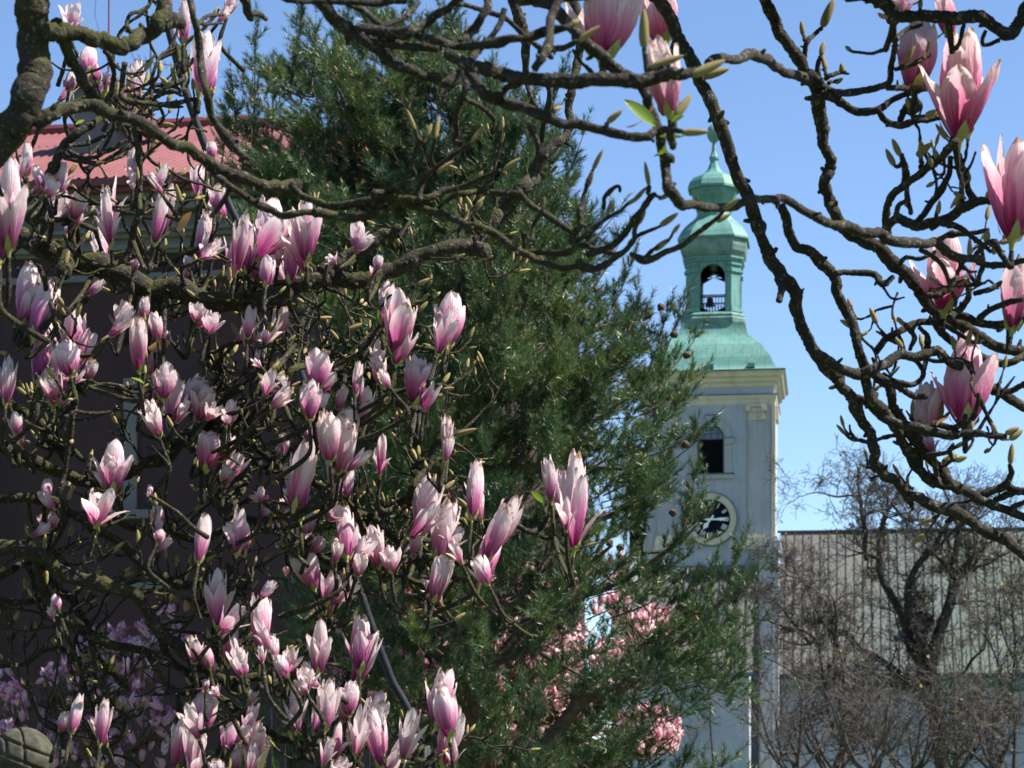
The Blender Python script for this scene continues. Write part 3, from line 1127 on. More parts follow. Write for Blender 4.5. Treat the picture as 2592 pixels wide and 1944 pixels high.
# left tree limbs: (distance at start, at end, course)
LIMBS_L = [
    (2.62, 2.66, 'A 1500,-1500,110 1000,-1000,130 620,-600,145 380,-330,150 255,-140,148 240,0,140 245,180,135 262,400,135 235,600,140 170,780,135 60,930,140 -80,1080,150 -260,1250,160'),  # unseen upper course added, laid toward the sun to shade the trunk
    (2.64, 2.75, 'A 330,230,75 440,225,72 560,235,62 700,275,66 840,322,68 925,318,64 1010,255,60 1105,170,66 1150,80,58 1135,-60,56'),
    (2.75, 2.78, 'A 1100,170,66 1210,150,62 1290,165,40'),
    (2.66, 2.72, 'A 400,150,55 430,280,50 520,430,46 560,530,46 620,620,46 680,720,46'),
    (2.66, 2.82, 'A 250,850,80 340,800,60 470,765,52 600,735,52 690,735,56 800,800,48 1000,840,46 1100,925,48 1250,1015,48 1400,1080,48 1560,1175,48 1700,1225,46 1850,1300,46 1940,1310,46 2030,1290,44 2110,1290,46'),
    (2.76, 2.70, 'A 1400,1100,28 1480,1190,28 1560,1260,28 1650,1330,28 1750,1400,32 1900,1475,32 2020,1500,30 2170,1490,28 B 560,1490,34 740,1520,34 900,1505,34 1050,1455,32 1150,1400,32 1300,1405,30 1480,1340,26 1660,1270,22 1850,1195,16'),
    (2.79, 2.71, 'B 380,1290,34 450,1370,32 590,1410,32 720,1440,34 880,1415,36 1000,1392,38 1150,1400,34'),
    (2.71, 2.66, 'B 960,1450,24 965,1350,22 1060,1345,24 1180,1275,22 1240,1230,24 1222,1160,18 1250,1060,20 1290,970,24'),
    (2.70, 2.62, 'B 1270,1400,28 1285,1300,26 1325,1230,22 1390,1170,20 1520,1080,18 1640,1000,14'),
    (2.68, 2.66, 'B 1390,1170,14 1360,1100,14 1385,970,12'),
    (2.72, 2.58, 'B 1140,1410,30 1250,1450,30 1380,1480,30 1520,1540,30 1620,1585,32 F 1700,210,34 1850,290,32 1950,360,28 2050,410,28 G 430,430,28 560,480,26 640,495,24 720,480,22'),
    (2.70, 2.62, 'B 1380,1480,22 1440,1420,20 1560,1360,24 1700,1340,26 1850,1360,28 1970,1345,28 C 310,1345,28 400,1440,26 520,1510,26 640,1600,28 G 690,270,26 690,310,26 780,340,22 870,370,22 1000,385,20 1080,345,18'),
    (2.62, 2.58, 'G 290,400,24 420,380,26 560,395,28 680,370,30 715,300,24 800,250,18 920,150,16 C 1060,1445,15 1120,1410,13'),
    (2.62, 2.60, 'G 690,270,34 720,230,30 C 745,1580,26 745,1450,24 770,1350,20 795,1270,18 830,1190,14'),
    (2.60, 2.58, 'C 910,1460,18 910,1390,18 950,1340,20 1000,1310,16 1030,1340,14'),
    (2.60, 2.55, 'G 720,440,38 780,485,36 850,505,30 950,450,26 1060,370,24 1110,290,22 1135,190,20 C 1160,1500,18 1225,1390,16'),
    (2.60, 2.58, 'G 790,400,30 960,340,30 1070,240,28 C 1110,1540,26 1170,1470,26 1230,1375,26 1270,1370,14 1300,1380,12'),
    (2.59, 2.57, 'C 1225,1390,14 1215,1340,12'),
    (2.60, 2.57, 'G 1080,320,14 1150,270,16 1230,235,16 1310,200,12'),
    (2.60, 2.57, 'G 1095,385,22 1200,435,32 1310,400,28 1430,350,24 1560,260,22 1680,160,18 1745,100,14'),
    (2.60, 2.58, 'G 1200,420,20 1240,370,18 1290,340,14'),
    (2.59, 2.57, 'G 1350,310,12 1385,265,12 1400,230,10'),
    (2.66, 2.60, 'F 1990,380,16 2010,320,18 2000,250,18 G 400,300,16 420,190,18 470,100,16 490,0,12'),
    # thick mossy limb
    (4.12, 4.14, 'E -330,150,95 -150,190,92 0,235,88 180,300,88 370,385,92 560,455,92 760,520,92 950,590,84 1120,615,88 1280,650,96 1400,710,92 1490,740,84 1600,735,80 1800,705,78 2000,675,72 F 300,655,70 430,625,70 560,565,70 700,485,68 820,405,66 940,325,56 1010,265,42 1070,240,34 1140,225,32'),
    (4.14, 4.20, 'F 640,560,60 800,560,72 900,570,76 1050,520,70 1200,455,60 1350,385,56 1500,340,56 1640,345,62 1750,372,62'),
    (4.08, 3.97, 'E 440,420,60 440,470,66 440,530,62'),
    (4.30, 4.42, 'F 1620,340,56 1730,250,58 1800,130,58 C 120,1560,58 210,1440,60 330,1320,58 400,1220,52 480,1115,46 570,1010,44 640,950,40 668,850,36 680,700,34 690,600,36 720,420,36 760,250,38 720,60,38 690,-80,38'),
    (4.36, 4.40, 'C 340,1320,34 430,1260,36 480,1225,34'),
    (4.42, 4.5, 'C 250,-60,48 265,0,46 310,150,46 345,270,42 370,400,36 372,560,22 400,690,20 440,745,22'),
    (4.42, 4.5, 'C 520,560,26 530,690,24 495,860,24 470,1000,22 440,1150,24'),
    (4.44, 4.5, 'C 370,850,20 420,940,22 450,1010,20 440,1110,24'),
    # twigs of the upper left
    (3.9, 4.0, 'E 255,460,16 285,520,18 312,570,22 330,680,22 370,800,22 400,950,22 460,1090,22 500,1200,22 535,1310,20 530,1450,20 I 515,130,19 508,260,20 500,400,20 480,530,20 450,680,20 430,780,19 400,840,22'),
    (3.8, 3.9, 'A 935,880,22 955,990,24 980,1120,26 972,1300,26 970,1500,28 E 950,180,28 930,300,28 890,400,28 860,440,26'),
    (3.85, 3.85, 'A 985,1110,18 1060,1050,14 1130,1000,12'),
    (3.9, 3.95, 'A 240,1560,50 310,1400,44 340,1250,40 390,1130,40 450,1020,36 560,920,34 700,830,32'),
    (3.9, 4.0, 'A 440,1100,20 600,1140,20 720,1130,18 850,1090,16 930,1010,12'),
    (3.9, 3.95, 'A 480,1060,20 600,1105,18 700,1090,18 830,1010,16 900,970,12'),
    (3.9, 3.95, 'A 490,1020,18 620,1000,18 730,950,16 790,895,12'),
    (3.95, 4.1, 'A 250,1530,40 310,1545,26 500,1545,24 650,1600,20 E 670,235,16'),
    (3.7, 3.75, 'A 725,350,22 780,430,22 800,560,22 785,680,22 820,760,18'),
    (3.7, 3.8, 'A 865,440,24 850,600,22 850,680,22 950,712,20 1100,732,20 1250,720,20 1385,690,18'),
    (3.75, 3.85, 'A 940,700,18 1060,680,18 1180,640,18 1290,625,16'),
    (3.75, 3.85, 'A 1060,685,16 1075,590,16 1062,545,16 1090,450,14 1150,370,14 1260,325,14'),
    (3.78, 3.85, 'A 1060,595,14 1160,600,18 1280,560,18'),
    (3.2, 3.2, 'A 1320,-60,30 1350,100,28 1380,250,30 1410,450,32 1440,640,30 1480,800,32 1560,930,34 1620,1000,42 1690,1070,32 1745,1112,14'),
    (3.7, 3.8, 'A 890,220,18 890,150,16 920,100,16 985,75,15 1040,40,16 1050,-40,18'),
    (3.25, 3.35, 'A 1380,170,16 1450,110,16 1560,105,14'),
    (3.25, 3.35, 'A 1385,160,16 1460,170,14 1550,160,12'),
    (3.0, 3.05, 'A 1690,-50,40 1735,60,38 1755,120,32 1760,140,24'),
    (3.0, 3.05, 'A 1750,90,24 1810,95,22 1865,135,18'),
    # heart of the tangle
    (4.22, 4.35, 'I -250,450,62 0,500,58 100,555,52 200,600,50 330,650,50 480,695,48 580,745,50 700,730,50 850,692,50 1000,630,48 1150,590,50 1230,500,52 1310,420,48 1400,370,46 1550,350,46 1670,378,42 1760,300,30 1850,220,28 E 1950,1370,28 2030,1230,28 2130,1170,28 F 640,1120,24 700,1080,18'),
    (4.28, 4.32, 'E 1400,1659,46 1440,1520,46 1470,1420,46 1530,1280,44 1550,1210,40 1545,1140,34'),
    (4.26, 4.22, 'E 1670,1640,40 1560,1620,50 1510,1540,44 1540,1460,40 1600,1390,40 1680,1310,34'),
    (4.2, 4.3, 'I -200,160,42 -10,190,40 100,230,40 200,260,40 270,315,40 320,400,38 400,500,36 460,600,30'),
    (4.25, 4.3, 'I 330,430,26 420,480,26 500,530,24 590,600,22'),
    (4.1, 4.25, 'I -250,850,44 0,868,42 150,860,42 330,870,46 430,900,40 500,960,34 600,1030,34 700,1090,36 820,1150,38 900,1240,36 1000,1340,36 1100,1390,38 1200,1440,40 1300,1460,34 1450,1470,30 1600,1490,28 1730,1480,22'),
    (4.02, 4.2, 'I -250,1180,66 0,1210,65 150,1230,60 300,1280,60 400,1350,60 520,1420,60 660,1460,58 800,1490,56 930,1520,54 M 1000,500,50 1040,570,50 1080,660,50 1140,725,48 1240,770,46 1290,860,46 1370,930,42 1480,990,40 1560,1030,40 1700,1045,38 1850,1012,36 1950,1000,34 2060,1012,34'),
    (4.3, 4.4, 'I 640,800,42 620,880,40 690,945,38 780,1000,34 900,1060,32 1000,1072,28 1160,1070,28 1250,1120,28 1370,1155,26 1450,1140,24 1540,1080,22 1650,1020,22 1750,1000,18'),
    (4.35, 4.5, 'I 1640,380,40 1740,450,34 1830,540,34 1900,590,34 2010,650,34 J 400,690,32 540,750,34 640,810,34 730,880,34 840,965,36 930,990,36 1000,990,34 1060,940,32 1150,885,32 1280,890,32 1400,912,30 1480,955,26 1560,1012,24 1700,1020,20 1780,1018,14'),
    (4.4, 4.5, 'J 970,1000,28 1030,1080,28 1120,1160,28 1200,1190,28 1290,1155,26 1430,1140,24 1505,1065,18'),
    (4.4, 4.5, 'J 850,970,28 890,1080,28 930,1180,28 1000,1280,28 1080,1330,28 1200,1330,28 1330,1270,28 1480,1300,28 1600,1312,26 1730,1262,18'),
    (4.4, 4.45, 'J 1180,1335,26 1200,1420,24 1300,1460,24 1400,1452,22 1480,1420,22 1570,1430,22 1640,1420,18'),
    (4.42, 4.45, 'J 1200,1420,18 1240,1500,18 1260,1560,18 1330,1575,14'),
    (4.4, 4.42, 'J 1205,880,28 1230,780,28 1290,700,28 1340,630,28 1370,510,26 1430,440,22 1560,395,20'),
    (4.42, 4.42, 'J 1230,650,18 1300,590,22 1450,580,20 1520,520,16'),
    (4.42, 4.45, 'J 1270,800,18 1330,830,20 1400,820,14'),
    (4.45, 4.5, 'J 1880,1010,22 1960,1050,24 2050,1090,24 2110,1080,24 2160,1000,20 K 500,950,20 545,890,18'),
    (4.5, 4.5, 'K 400,1080,20 450,1110,20 490,1138,20 570,1140,14'),
    (4.5, 4.5, 'K 460,1050,20 540,1005,18 640,965,18'),
    (4.4, 4.45, 'J 380,1085,26 450,1180,26 560,1260,26 640,1300,26 740,1340,26 830,1342,26 910,1295,18'),
    (4.4, 4.45, 'J 430,1190,22 500,1300,22 600,1370,22 720,1392,22 800,1382,14'),
    (4.42, 4.45, 'J 20,400,22 60,480,22 110,580,22 110,680,20'),
    (4.35, 4.4, 'F -20,1570,36 180,1400,36 300,1280,34 400,1205,32 500,1170,30 640,1190,28 760,1250,26 860,1270,24 1000,1330,24 1120,1360,22 1250,1332,22 1350,1342,20 1440,1300,14'),
    (4.38, 4.4, 'F 880,1220,26 895,1080,26 960,980,26 1050,890,24 1130,870,16'),
    (4.4, 4.42, 'F 910,1160,18 1000,1165,18 1090,1115,14'),
    (4.38, 4.42, 'F 860,1190,18 940,1205,18 1050,1222,22 1150,1242,22 1270,1225,20 1330,1195,14'),
    (4.38, 4.42, 'F 670,1230,24 760,1160,22 800,1090,22 880,1000,20 910,950,14'),
    (4.38, 4.42, 'F 320,1150,22 420,1000,20 440,900,18 500,760,16 490,700,14'),
    (4.4, 4.42, 'F 1180,1085,15 1300,1050,16 1400,1060,14 1480,1035,12'),
    (4.4, 4.42, 'F 1090,1390,18 1150,1460,18 1230,1472,18 1330,1425,18 1385,1395,12'),
    # lower tangle
    (4.1, 4.2, 'M 255,180,46 300,330,46 330,450,48 380,560,48 470,640,46 570,700,42 650,755,42 750,780,42 850,820,40 1010,835,34'),
    (4.15, 4.25, 'M 320,290,36 420,400,36 500,480,36 550,560,34 600,640,32'),
    (4.2, 4.25, 'M 170,220,30 230,310,30 275,420,28'),
    (4.1, 4.2, 'M -220,520,32 0,510,30 120,500,28 290,490,28'),
    (4.1, 4.2, 'M 10,540,20 60,650,20 70,770,20 100,900,20 140,1040,20 200,1110,20 230,1220,20 270,1300,20 330,1370,18 450,1425,14'),
    (4.15, 4.25, 'M -100,960,18 90,940,18 200,920,18 300,850,16 410,810,12'),
    (4.15, 4.2, 'M 420,650,18 470,750,18 530,870,18 570,970,18 570,1090,18 620,1190,18 680,1250,18 705,1360,16'),
    (4.1, 4.2, 'M 640,820,24 660,920,22 700,1050,22 730,1170,22 750,1300,22 742,1440,22 760,1560,22 810,1680,22'),
    (4.15, 4.3, 'M 1070,650,34 1130,750,32 1160,850,32 1220,930,32 1300,1000,34 1380,1060,36 1470,1130,36 1580,1200,38 1680,1290,38 1800,1360,38 1900,1420,36 2000,1470,32 2120,1490,28 N 600,1480,28 750,1500,26 900,1490,26 980,1500,26 1030,1570,26 1100,1620,26 1200,1622,24 1300,1610,22 1380,1555,16'),
    (4.2, 4.25, 'M -160,370,32 0,320,32 80,280,30 180,215,28'),
    (4.2, 4.3, 'M 1280,470,22 1400,500,22 1500,410,18 1560,320,16 1590,240,14'),
    (4.2, 4.3, 'M 1390,570,22 1550,600,22 1670,622,20 1750,570,18 1810,520,14'),
    (4.22, 4.3, 'M 600,640,30 640,790,28 720,930,28 820,1040,26 900,1100,24'),
    (4.22, 4.35, 'M 1010,835,30 1080,930,28 1160,1050,26 1250,1130,24'),
    (4.3, 4.35, 'N 560,1260,22 558,1130,20 570,1010,18'),
    (4.3, 4.36, 'N 590,1450,26 680,1320,26 705,1220,24 730,1110,22 790,985,16'),
    (4.3, 4.36, 'N 700,1290,22 790,1240,22 830,1130,20 852,1005,16'),
    (4.3, 4.36, 'N 750,1300,20 870,1292,18 980,1230,14'),
    (4.3, 4.36, 'N 1230,1590,18 1310,1490,18 1370,1410,18 1405,1350,16'),
    (4.3, 4.36, 'N 1400,1540,16 1390,1470,16 1400,1390,14'),
]
LIMBS_R = [
    (2.40, 2.44, 'B 520,-80,60 560,-10,60 640,60,58 720,150,56 830,240,58 950,325,46 1040,400,46 1180,490,42 1330,540,42 1460,575,42 1560,500,36'),
    (2.42, 2.38, 'B 830,200,44 1050,230,46 1230,220,46 1350,140,40 1480,40,34 1580,-60,30'),
    (2.42, 2.40, 'B 900,290,34 1100,312,34 1250,332,34 1400,352,30'),
    (2.40, 2.34, 'B 1260,235,34 1400,290,36 1530,322,34 1700,322,32 1850,290,44 2000,268,30 2150,228,44 C 620,205,30 690,165,20'),
    (2.38, 2.32, 'B 1480,380,50 1600,450,48 1750,500,54 1900,522,56 C 360,550,56 600,560,60 800,562,60 1100,560,58 1300,545,54 1400,528,50 1540,500,38'),
    (2.40, 2.34, 'B 1620,500,40 1720,630,46 1800,690,44 C 150,690,44 280,740,44 430,790,44 600,850,42 800,882,40 1000,932,38 1200,962,38 1300,910,34 1460,925,20'),
    (2.40, 2.36, 'C 60,640,34 150,680,34 220,610,28 320,590,24'),
    (2.60, 2.62, 'B 1520,30,20 1650,50,20 1780,90,22 1900,150,22 2050,290,22 2200,400,20 C 450,360,20'),
    (2.42, 2.4, 'B 1880,60,26 1820,200,26 1740,310,26 1640,420,30'),
    (2.42, 2.4, 'B 1740,-40,34 1720,100,36 1650,230,36 1560,300,34'),
    (2.7, 2.75, 'B 1600,540,26 1590,640,26 1540,760,26 1540,900,26 1530,980,24 1560,1010,22 1590,1100,22 1650,1150,14'),
    (2.7, 2.75, 'B 1595,690,22 1700,750,22 1790,830,20 1800,880,12'),
    (2.7, 2.7, 'B 1590,530,22 1480,620,22 1440,710,22'),
    (2.45, 2.5, 'B 780,30,28 880,70,26 1000,165,24 1080,160,22 1200,100,22 1275,20,16'),
    (2.36, 2.42, 'B 200,-70,30 340,-20,28 460,10,28 560,5,28 800,12,30 1000,12,34 1180,0,36'),
    (2.36, 2.30, 'C 620,-60,38 540,130,38 520,280,38 480,400,36 420,480,34'),
    (2.34, 2.30, 'C 520,350,28 620,332,26 720,290,22'),
    (2.45, 2.50, 'C 330,-80,50 430,0,50 560,70,50 680,180,50 760,270,48 900,400,48 1000,480,48 1130,570,46 1200,665,46 1220,760,42 1280,920,40 1300,1020,42 1330,1150,46 1345,1290,46 1400,1370,48 1470,1450,44'),
    (2.52, 3.0, 'C 1440,1440,40 1600,1448,38 1800,1448,38 1950,1400,34 2100,1400,34 D 480,1392,36 560,1410,36 700,1490,36 850,1555,36 1000,1600,40 1150,1640,40 H 1200,250,44 1300,312,46 1500,332,40 1600,332,40 1750,425,36 1920,430,30'),
    (2.5, 2.5, 'C 1340,1090,36 1370,1105,34 1395,1120,26'),
    (3.1, 3.4, 'C 1260,-60,54 1380,150,55 1450,300,55 1520,420,55 1600,580,54 1680,760,52 1760,960,55 1830,1200,52 1920,1400,52 2000,1600,48 H 340,180,46 400,340,48 470,480,56 540,580,60 600,680,56 620,820,52 680,960,52 760,1080,52 850,1200,50 940,1330,46 1000,1410,42 1060,1550,40 L 1020,220,42 1110,360,44 1150,480,46 1160,600,42 1230,690,42 1310,740,42 1380,820,44 1480,870,46 1600,920,50 1750,960,52 1880,1060,46 2050,1140,46 2150,1210,44 2350,1400,44 2550,1650,50'),
    (3.2, 3.16, 'H 490,560,34 510,640,30 500,735,28'),
    (3.2, 3.22, 'H 610,660,36 650,660,26'),
    (2.52, 3.2, 'C 1640,430,34 1700,400,34 1850,412,38 1930,372,46 2000,392,44 2100,465,40 D 520,500,38 640,540,42 720,570,44'),
    (3.2, 3.5, 'D 370,-60,46 450,120,46 540,280,50 620,400,50 690,510,54 765,600,68 772,700,62 790,840,58 800,950,50 830,1080,46 860,1180,50 822,1270,48 850,1400,46 900,1500,50 980,1630,48 H 1050,290,48 1180,345,56 1290,430,52 1400,560,52 1500,680,50 1600,800,50 1750,890,48 1900,980,46 2050,1055,44 2250,1100,44'),
    (3.2, 3.4, 'D 500,1440,38 560,1600,42 H 610,325,40 700,375,44 800,460,48 870,530,46 900,650,42 960,780,44 1030,920,42 1060,1080,40 1120,1190,42 1200,1255,42 1280,1340,38 1300,1480,36 L 1310,250,40 1370,330,44 1440,450,44 1530,560,44 1620,650,42 1700,745,42 1780,800,42 1900,870,40 2000,925,38 2130,950,36 2280,1010,36'),
    (3.3, 3.3, 'H 880,530,28 1000,520,26 1170,530,30 1200,590,28 1250,605,28 1290,560,20'),
    (3.3, 3.3, 'H 1220,620,11 1270,690,11 1320,715,10 1380,700,8'),
    (3.2, 3.4, 'H 770,1080,38 850,1140,40 950,1200,42 1060,1240,46 1130,1230,46 1240,1160,42 1350,1090,42 1460,1112,38 1590,1075,46 1680,1140,38 1800,1200,40 1900,1280,46 2000,1330,44 2100,1400,42 2300,1510,40'),
    (3.25, 3.4, 'H 1090,1260,44 1150,1400,42 1230,1500,44 1330,1650,42 L 1330,400,42 1400,545,44 1480,660,42 1560,745,40 1680,775,36 1760,800,34'),
    (3.3, 3.25, 'L 1040,160,34 1140,222,34 1250,312,38 1400,352,40 1550,392,40 1700,432,38 1850,402,30 1950,420,26 2090,430,20'),
    (3.3, 3.25, 'L 1500,380,26 1580,340,26 1700,362,28 1790,330,26 1812,265,20'),
    (3.28, 3.25, 'L 1780,350,20 1860,290,20 1890,200,20 1895,120,16'),
    (3.3, 3.3, 'L 1540,560,22 1620,550,20 1690,530,18 1720,480,14'),
    (3.35, 3.4, 'H 1170,1080,30 1240,1000,30 1320,950,30 1450,880,30 1600,870,26'),
    (3.35, 3.35, 'H 1370,880,18 1440,970,22 1420,1060,18'),
    (3.35, 3.35, 'H 1480,900,18 1530,960,22 1540,1040,28 1520,1180,22 1500,1260,22 1420,1310,24 1330,1300,28 1220,1250,28'),
    (3.3, 3.3, 'H 1240,1290,28 1340,1330,28 1440,1390,28 1530,1395,18'),
    (2.9, 2.95, 'D 1090,-60,50 1200,10,52 1290,60,64 1310,130,64'),
    (2.92, 2.9, 'D 1270,110,56 1400,105,46 1550,112,50 1700,135,52 1880,112,54 2000,182,48 2090,250,54 2160,190,52 2220,100,54 2300,-20,56'),
    (2.95, 3.3, 'D 1300,160,24 1302,300,24 1282,450,26 1272,560,28 1180,610,28 1000,640,30 870,640,34 780,590,38'),
    (3.25, 3.2, 'D 800,665,36 900,700,36 1000,770,34 1180,780,32 1290,700,26 1400,660,24 1520,625,18'),
    (3.22, 3.2, 'D 1190,780,26 1260,850,28 1340,880,30 1450,850,26 1550,832,24 1660,820,20'),
    (3.22, 3.2, 'D 1340,850,24 1380,760,26 1425,690,20'),
    (3.2, 3.2, 'D 1400,780,22 1460,820,22 1520,830,20'),
    (3.2, 3.2, 'D 1450,690,20 1480,740,26 1440,780,20'),
    (2.98, 3.0, 'D 1310,280,22 1400,200,20 1500,165,16'),
    (3.0, 3.0, 'D 1310,490,20 1430,450,22 1550,385,16'),
    (3.0, 3.05, 'D 1265,620,24 1400,610,26 1560,622,24'),
    (2.95, 2.96, 'D 1940,220,16 1915,300,18 1960,315,18 2040,280,18'),
    (3.25, 3.25, 'D 680,420,22 690,300,22 740,250,20 800,195,18'),
    (3.25, 3.25, 'D 690,290,16 660,230,14'),
    (3.25, 3.25, 'D 780,540,22 770,450,22 790,390,16'),
    (3.25, 3.25, 'D 825,530,16 815,480,14'),
    (3.25, 3.25, 'D 820,560,20 870,520,20 940,505,18 985,512,10'),
    (3.25, 3.25, 'D 840,580,16 880,570,14 905,560,12'),
    (3.3, 3.1, 'H 1240,310,36 1245,150,34 D 1250,1480,32 1290,1370,32 1375,1290,34 1385,1180,32 1345,1090,20'),
    (3.15, 3.0, 'D 1385,1280,32 1480,1220,34 1560,1150,34 1640,1090,30 1700,1030,34 1735,970,44'),
    (3.1, 3.1, 'D 1490,1180,20 1490,1110,18'),
    (3.15, 3.1, 'D 1460,1560,26 1560,1430,28 1650,1310,30 1690,1190,24 1700,1090,24'),
    (3.2, 3.05, 'D 1220,1640,36 1320,1530,38 1420,1560,40 1500,1570,40 1700,1510,42 1830,1430,44 1950,1400,30'),
    (3.1, 3.1, 'D 1860,1400,34 1815,1300,26 1810,1240,18'),
    (3.1, 3.1, 'D 1320,1520,24 1330,1440,22 1390,1400,18'),
    (3.1, 3.1, 'D 1390,1300,22 1400,1400,24 1420,1500,18'),
    (3.1, 3.1, 'D 1600,1520,18 1610,1440,16'),
    (3.3, 3.2, 'H 1530,340,24 1620,300,22 1700,262,24 1850,250,22 1960,225,18'),
    (3.3, 3.25, 'H 1330,490,18 1380,425,20 1500,425,18 1590,378,14'),
    (3.3, 3.3, 'H 1530,690,30 1640,672,28 1720,600,26 1800,555,20'),
    (3.3, 3.3, 'H 1690,840,30 1760,770,30 1830,680,28 1815,560,24'),
    (3.3, 3.3, 'H 1870,670,24 1980,640,24 2060,590,20'),
    (3.3, 3.2, 'H 1900,840,26 1990,770,26 2100,735,26 2200,720,20'),
    (3.35, 3.3, 'H 1640,822,38 1780,835,36 1900,872,34 2050,885,34 2230,850,30'),
    (3.35, 3.4, 'H 1570,850,34 1680,980,34 1800,1070,34 2000,1150,34 2130,1150,32 2260,1080,28'),
    (3.35, 3.35, 'H 1640,880,22 1760,950,20 1850,1010,18 1930,1010,16'),
    (3.3, 3.3, 'H 2050,1370,26 2130,1350,26 2230,1295,24'),
    (3.1, 3.05, 'H 1560,220,26 1620,180,26 1690,190,28 1800,240,24 1920,330,20 1990,380,16'),
    (3.1, 3.05, 'H 1880,450,26 2000,480,28 2100,470,26 2230,440,24'),
    (3.1, 3.0, 'H 1870,400,22 1940,330,22 2000,300,20'),
    (3.4, 3.35, 'L 1900,850,36 2000,800,34 2080,770,36 2110,690,24 2115,630,20'),
    (3.4, 3.35, 'L 2070,760,32 2160,810,32 2280,820,30'),
    (3.4, 3.4, 'L 2000,870,26 2080,850,24 2140,830,18'),
    (3.4, 3.4, 'L 2120,960,26 2160,900,24 2240,880,22'),
    (3.36, 3.36, 'L 1380,840,30 1420,900,26 1440,935,14'),
]

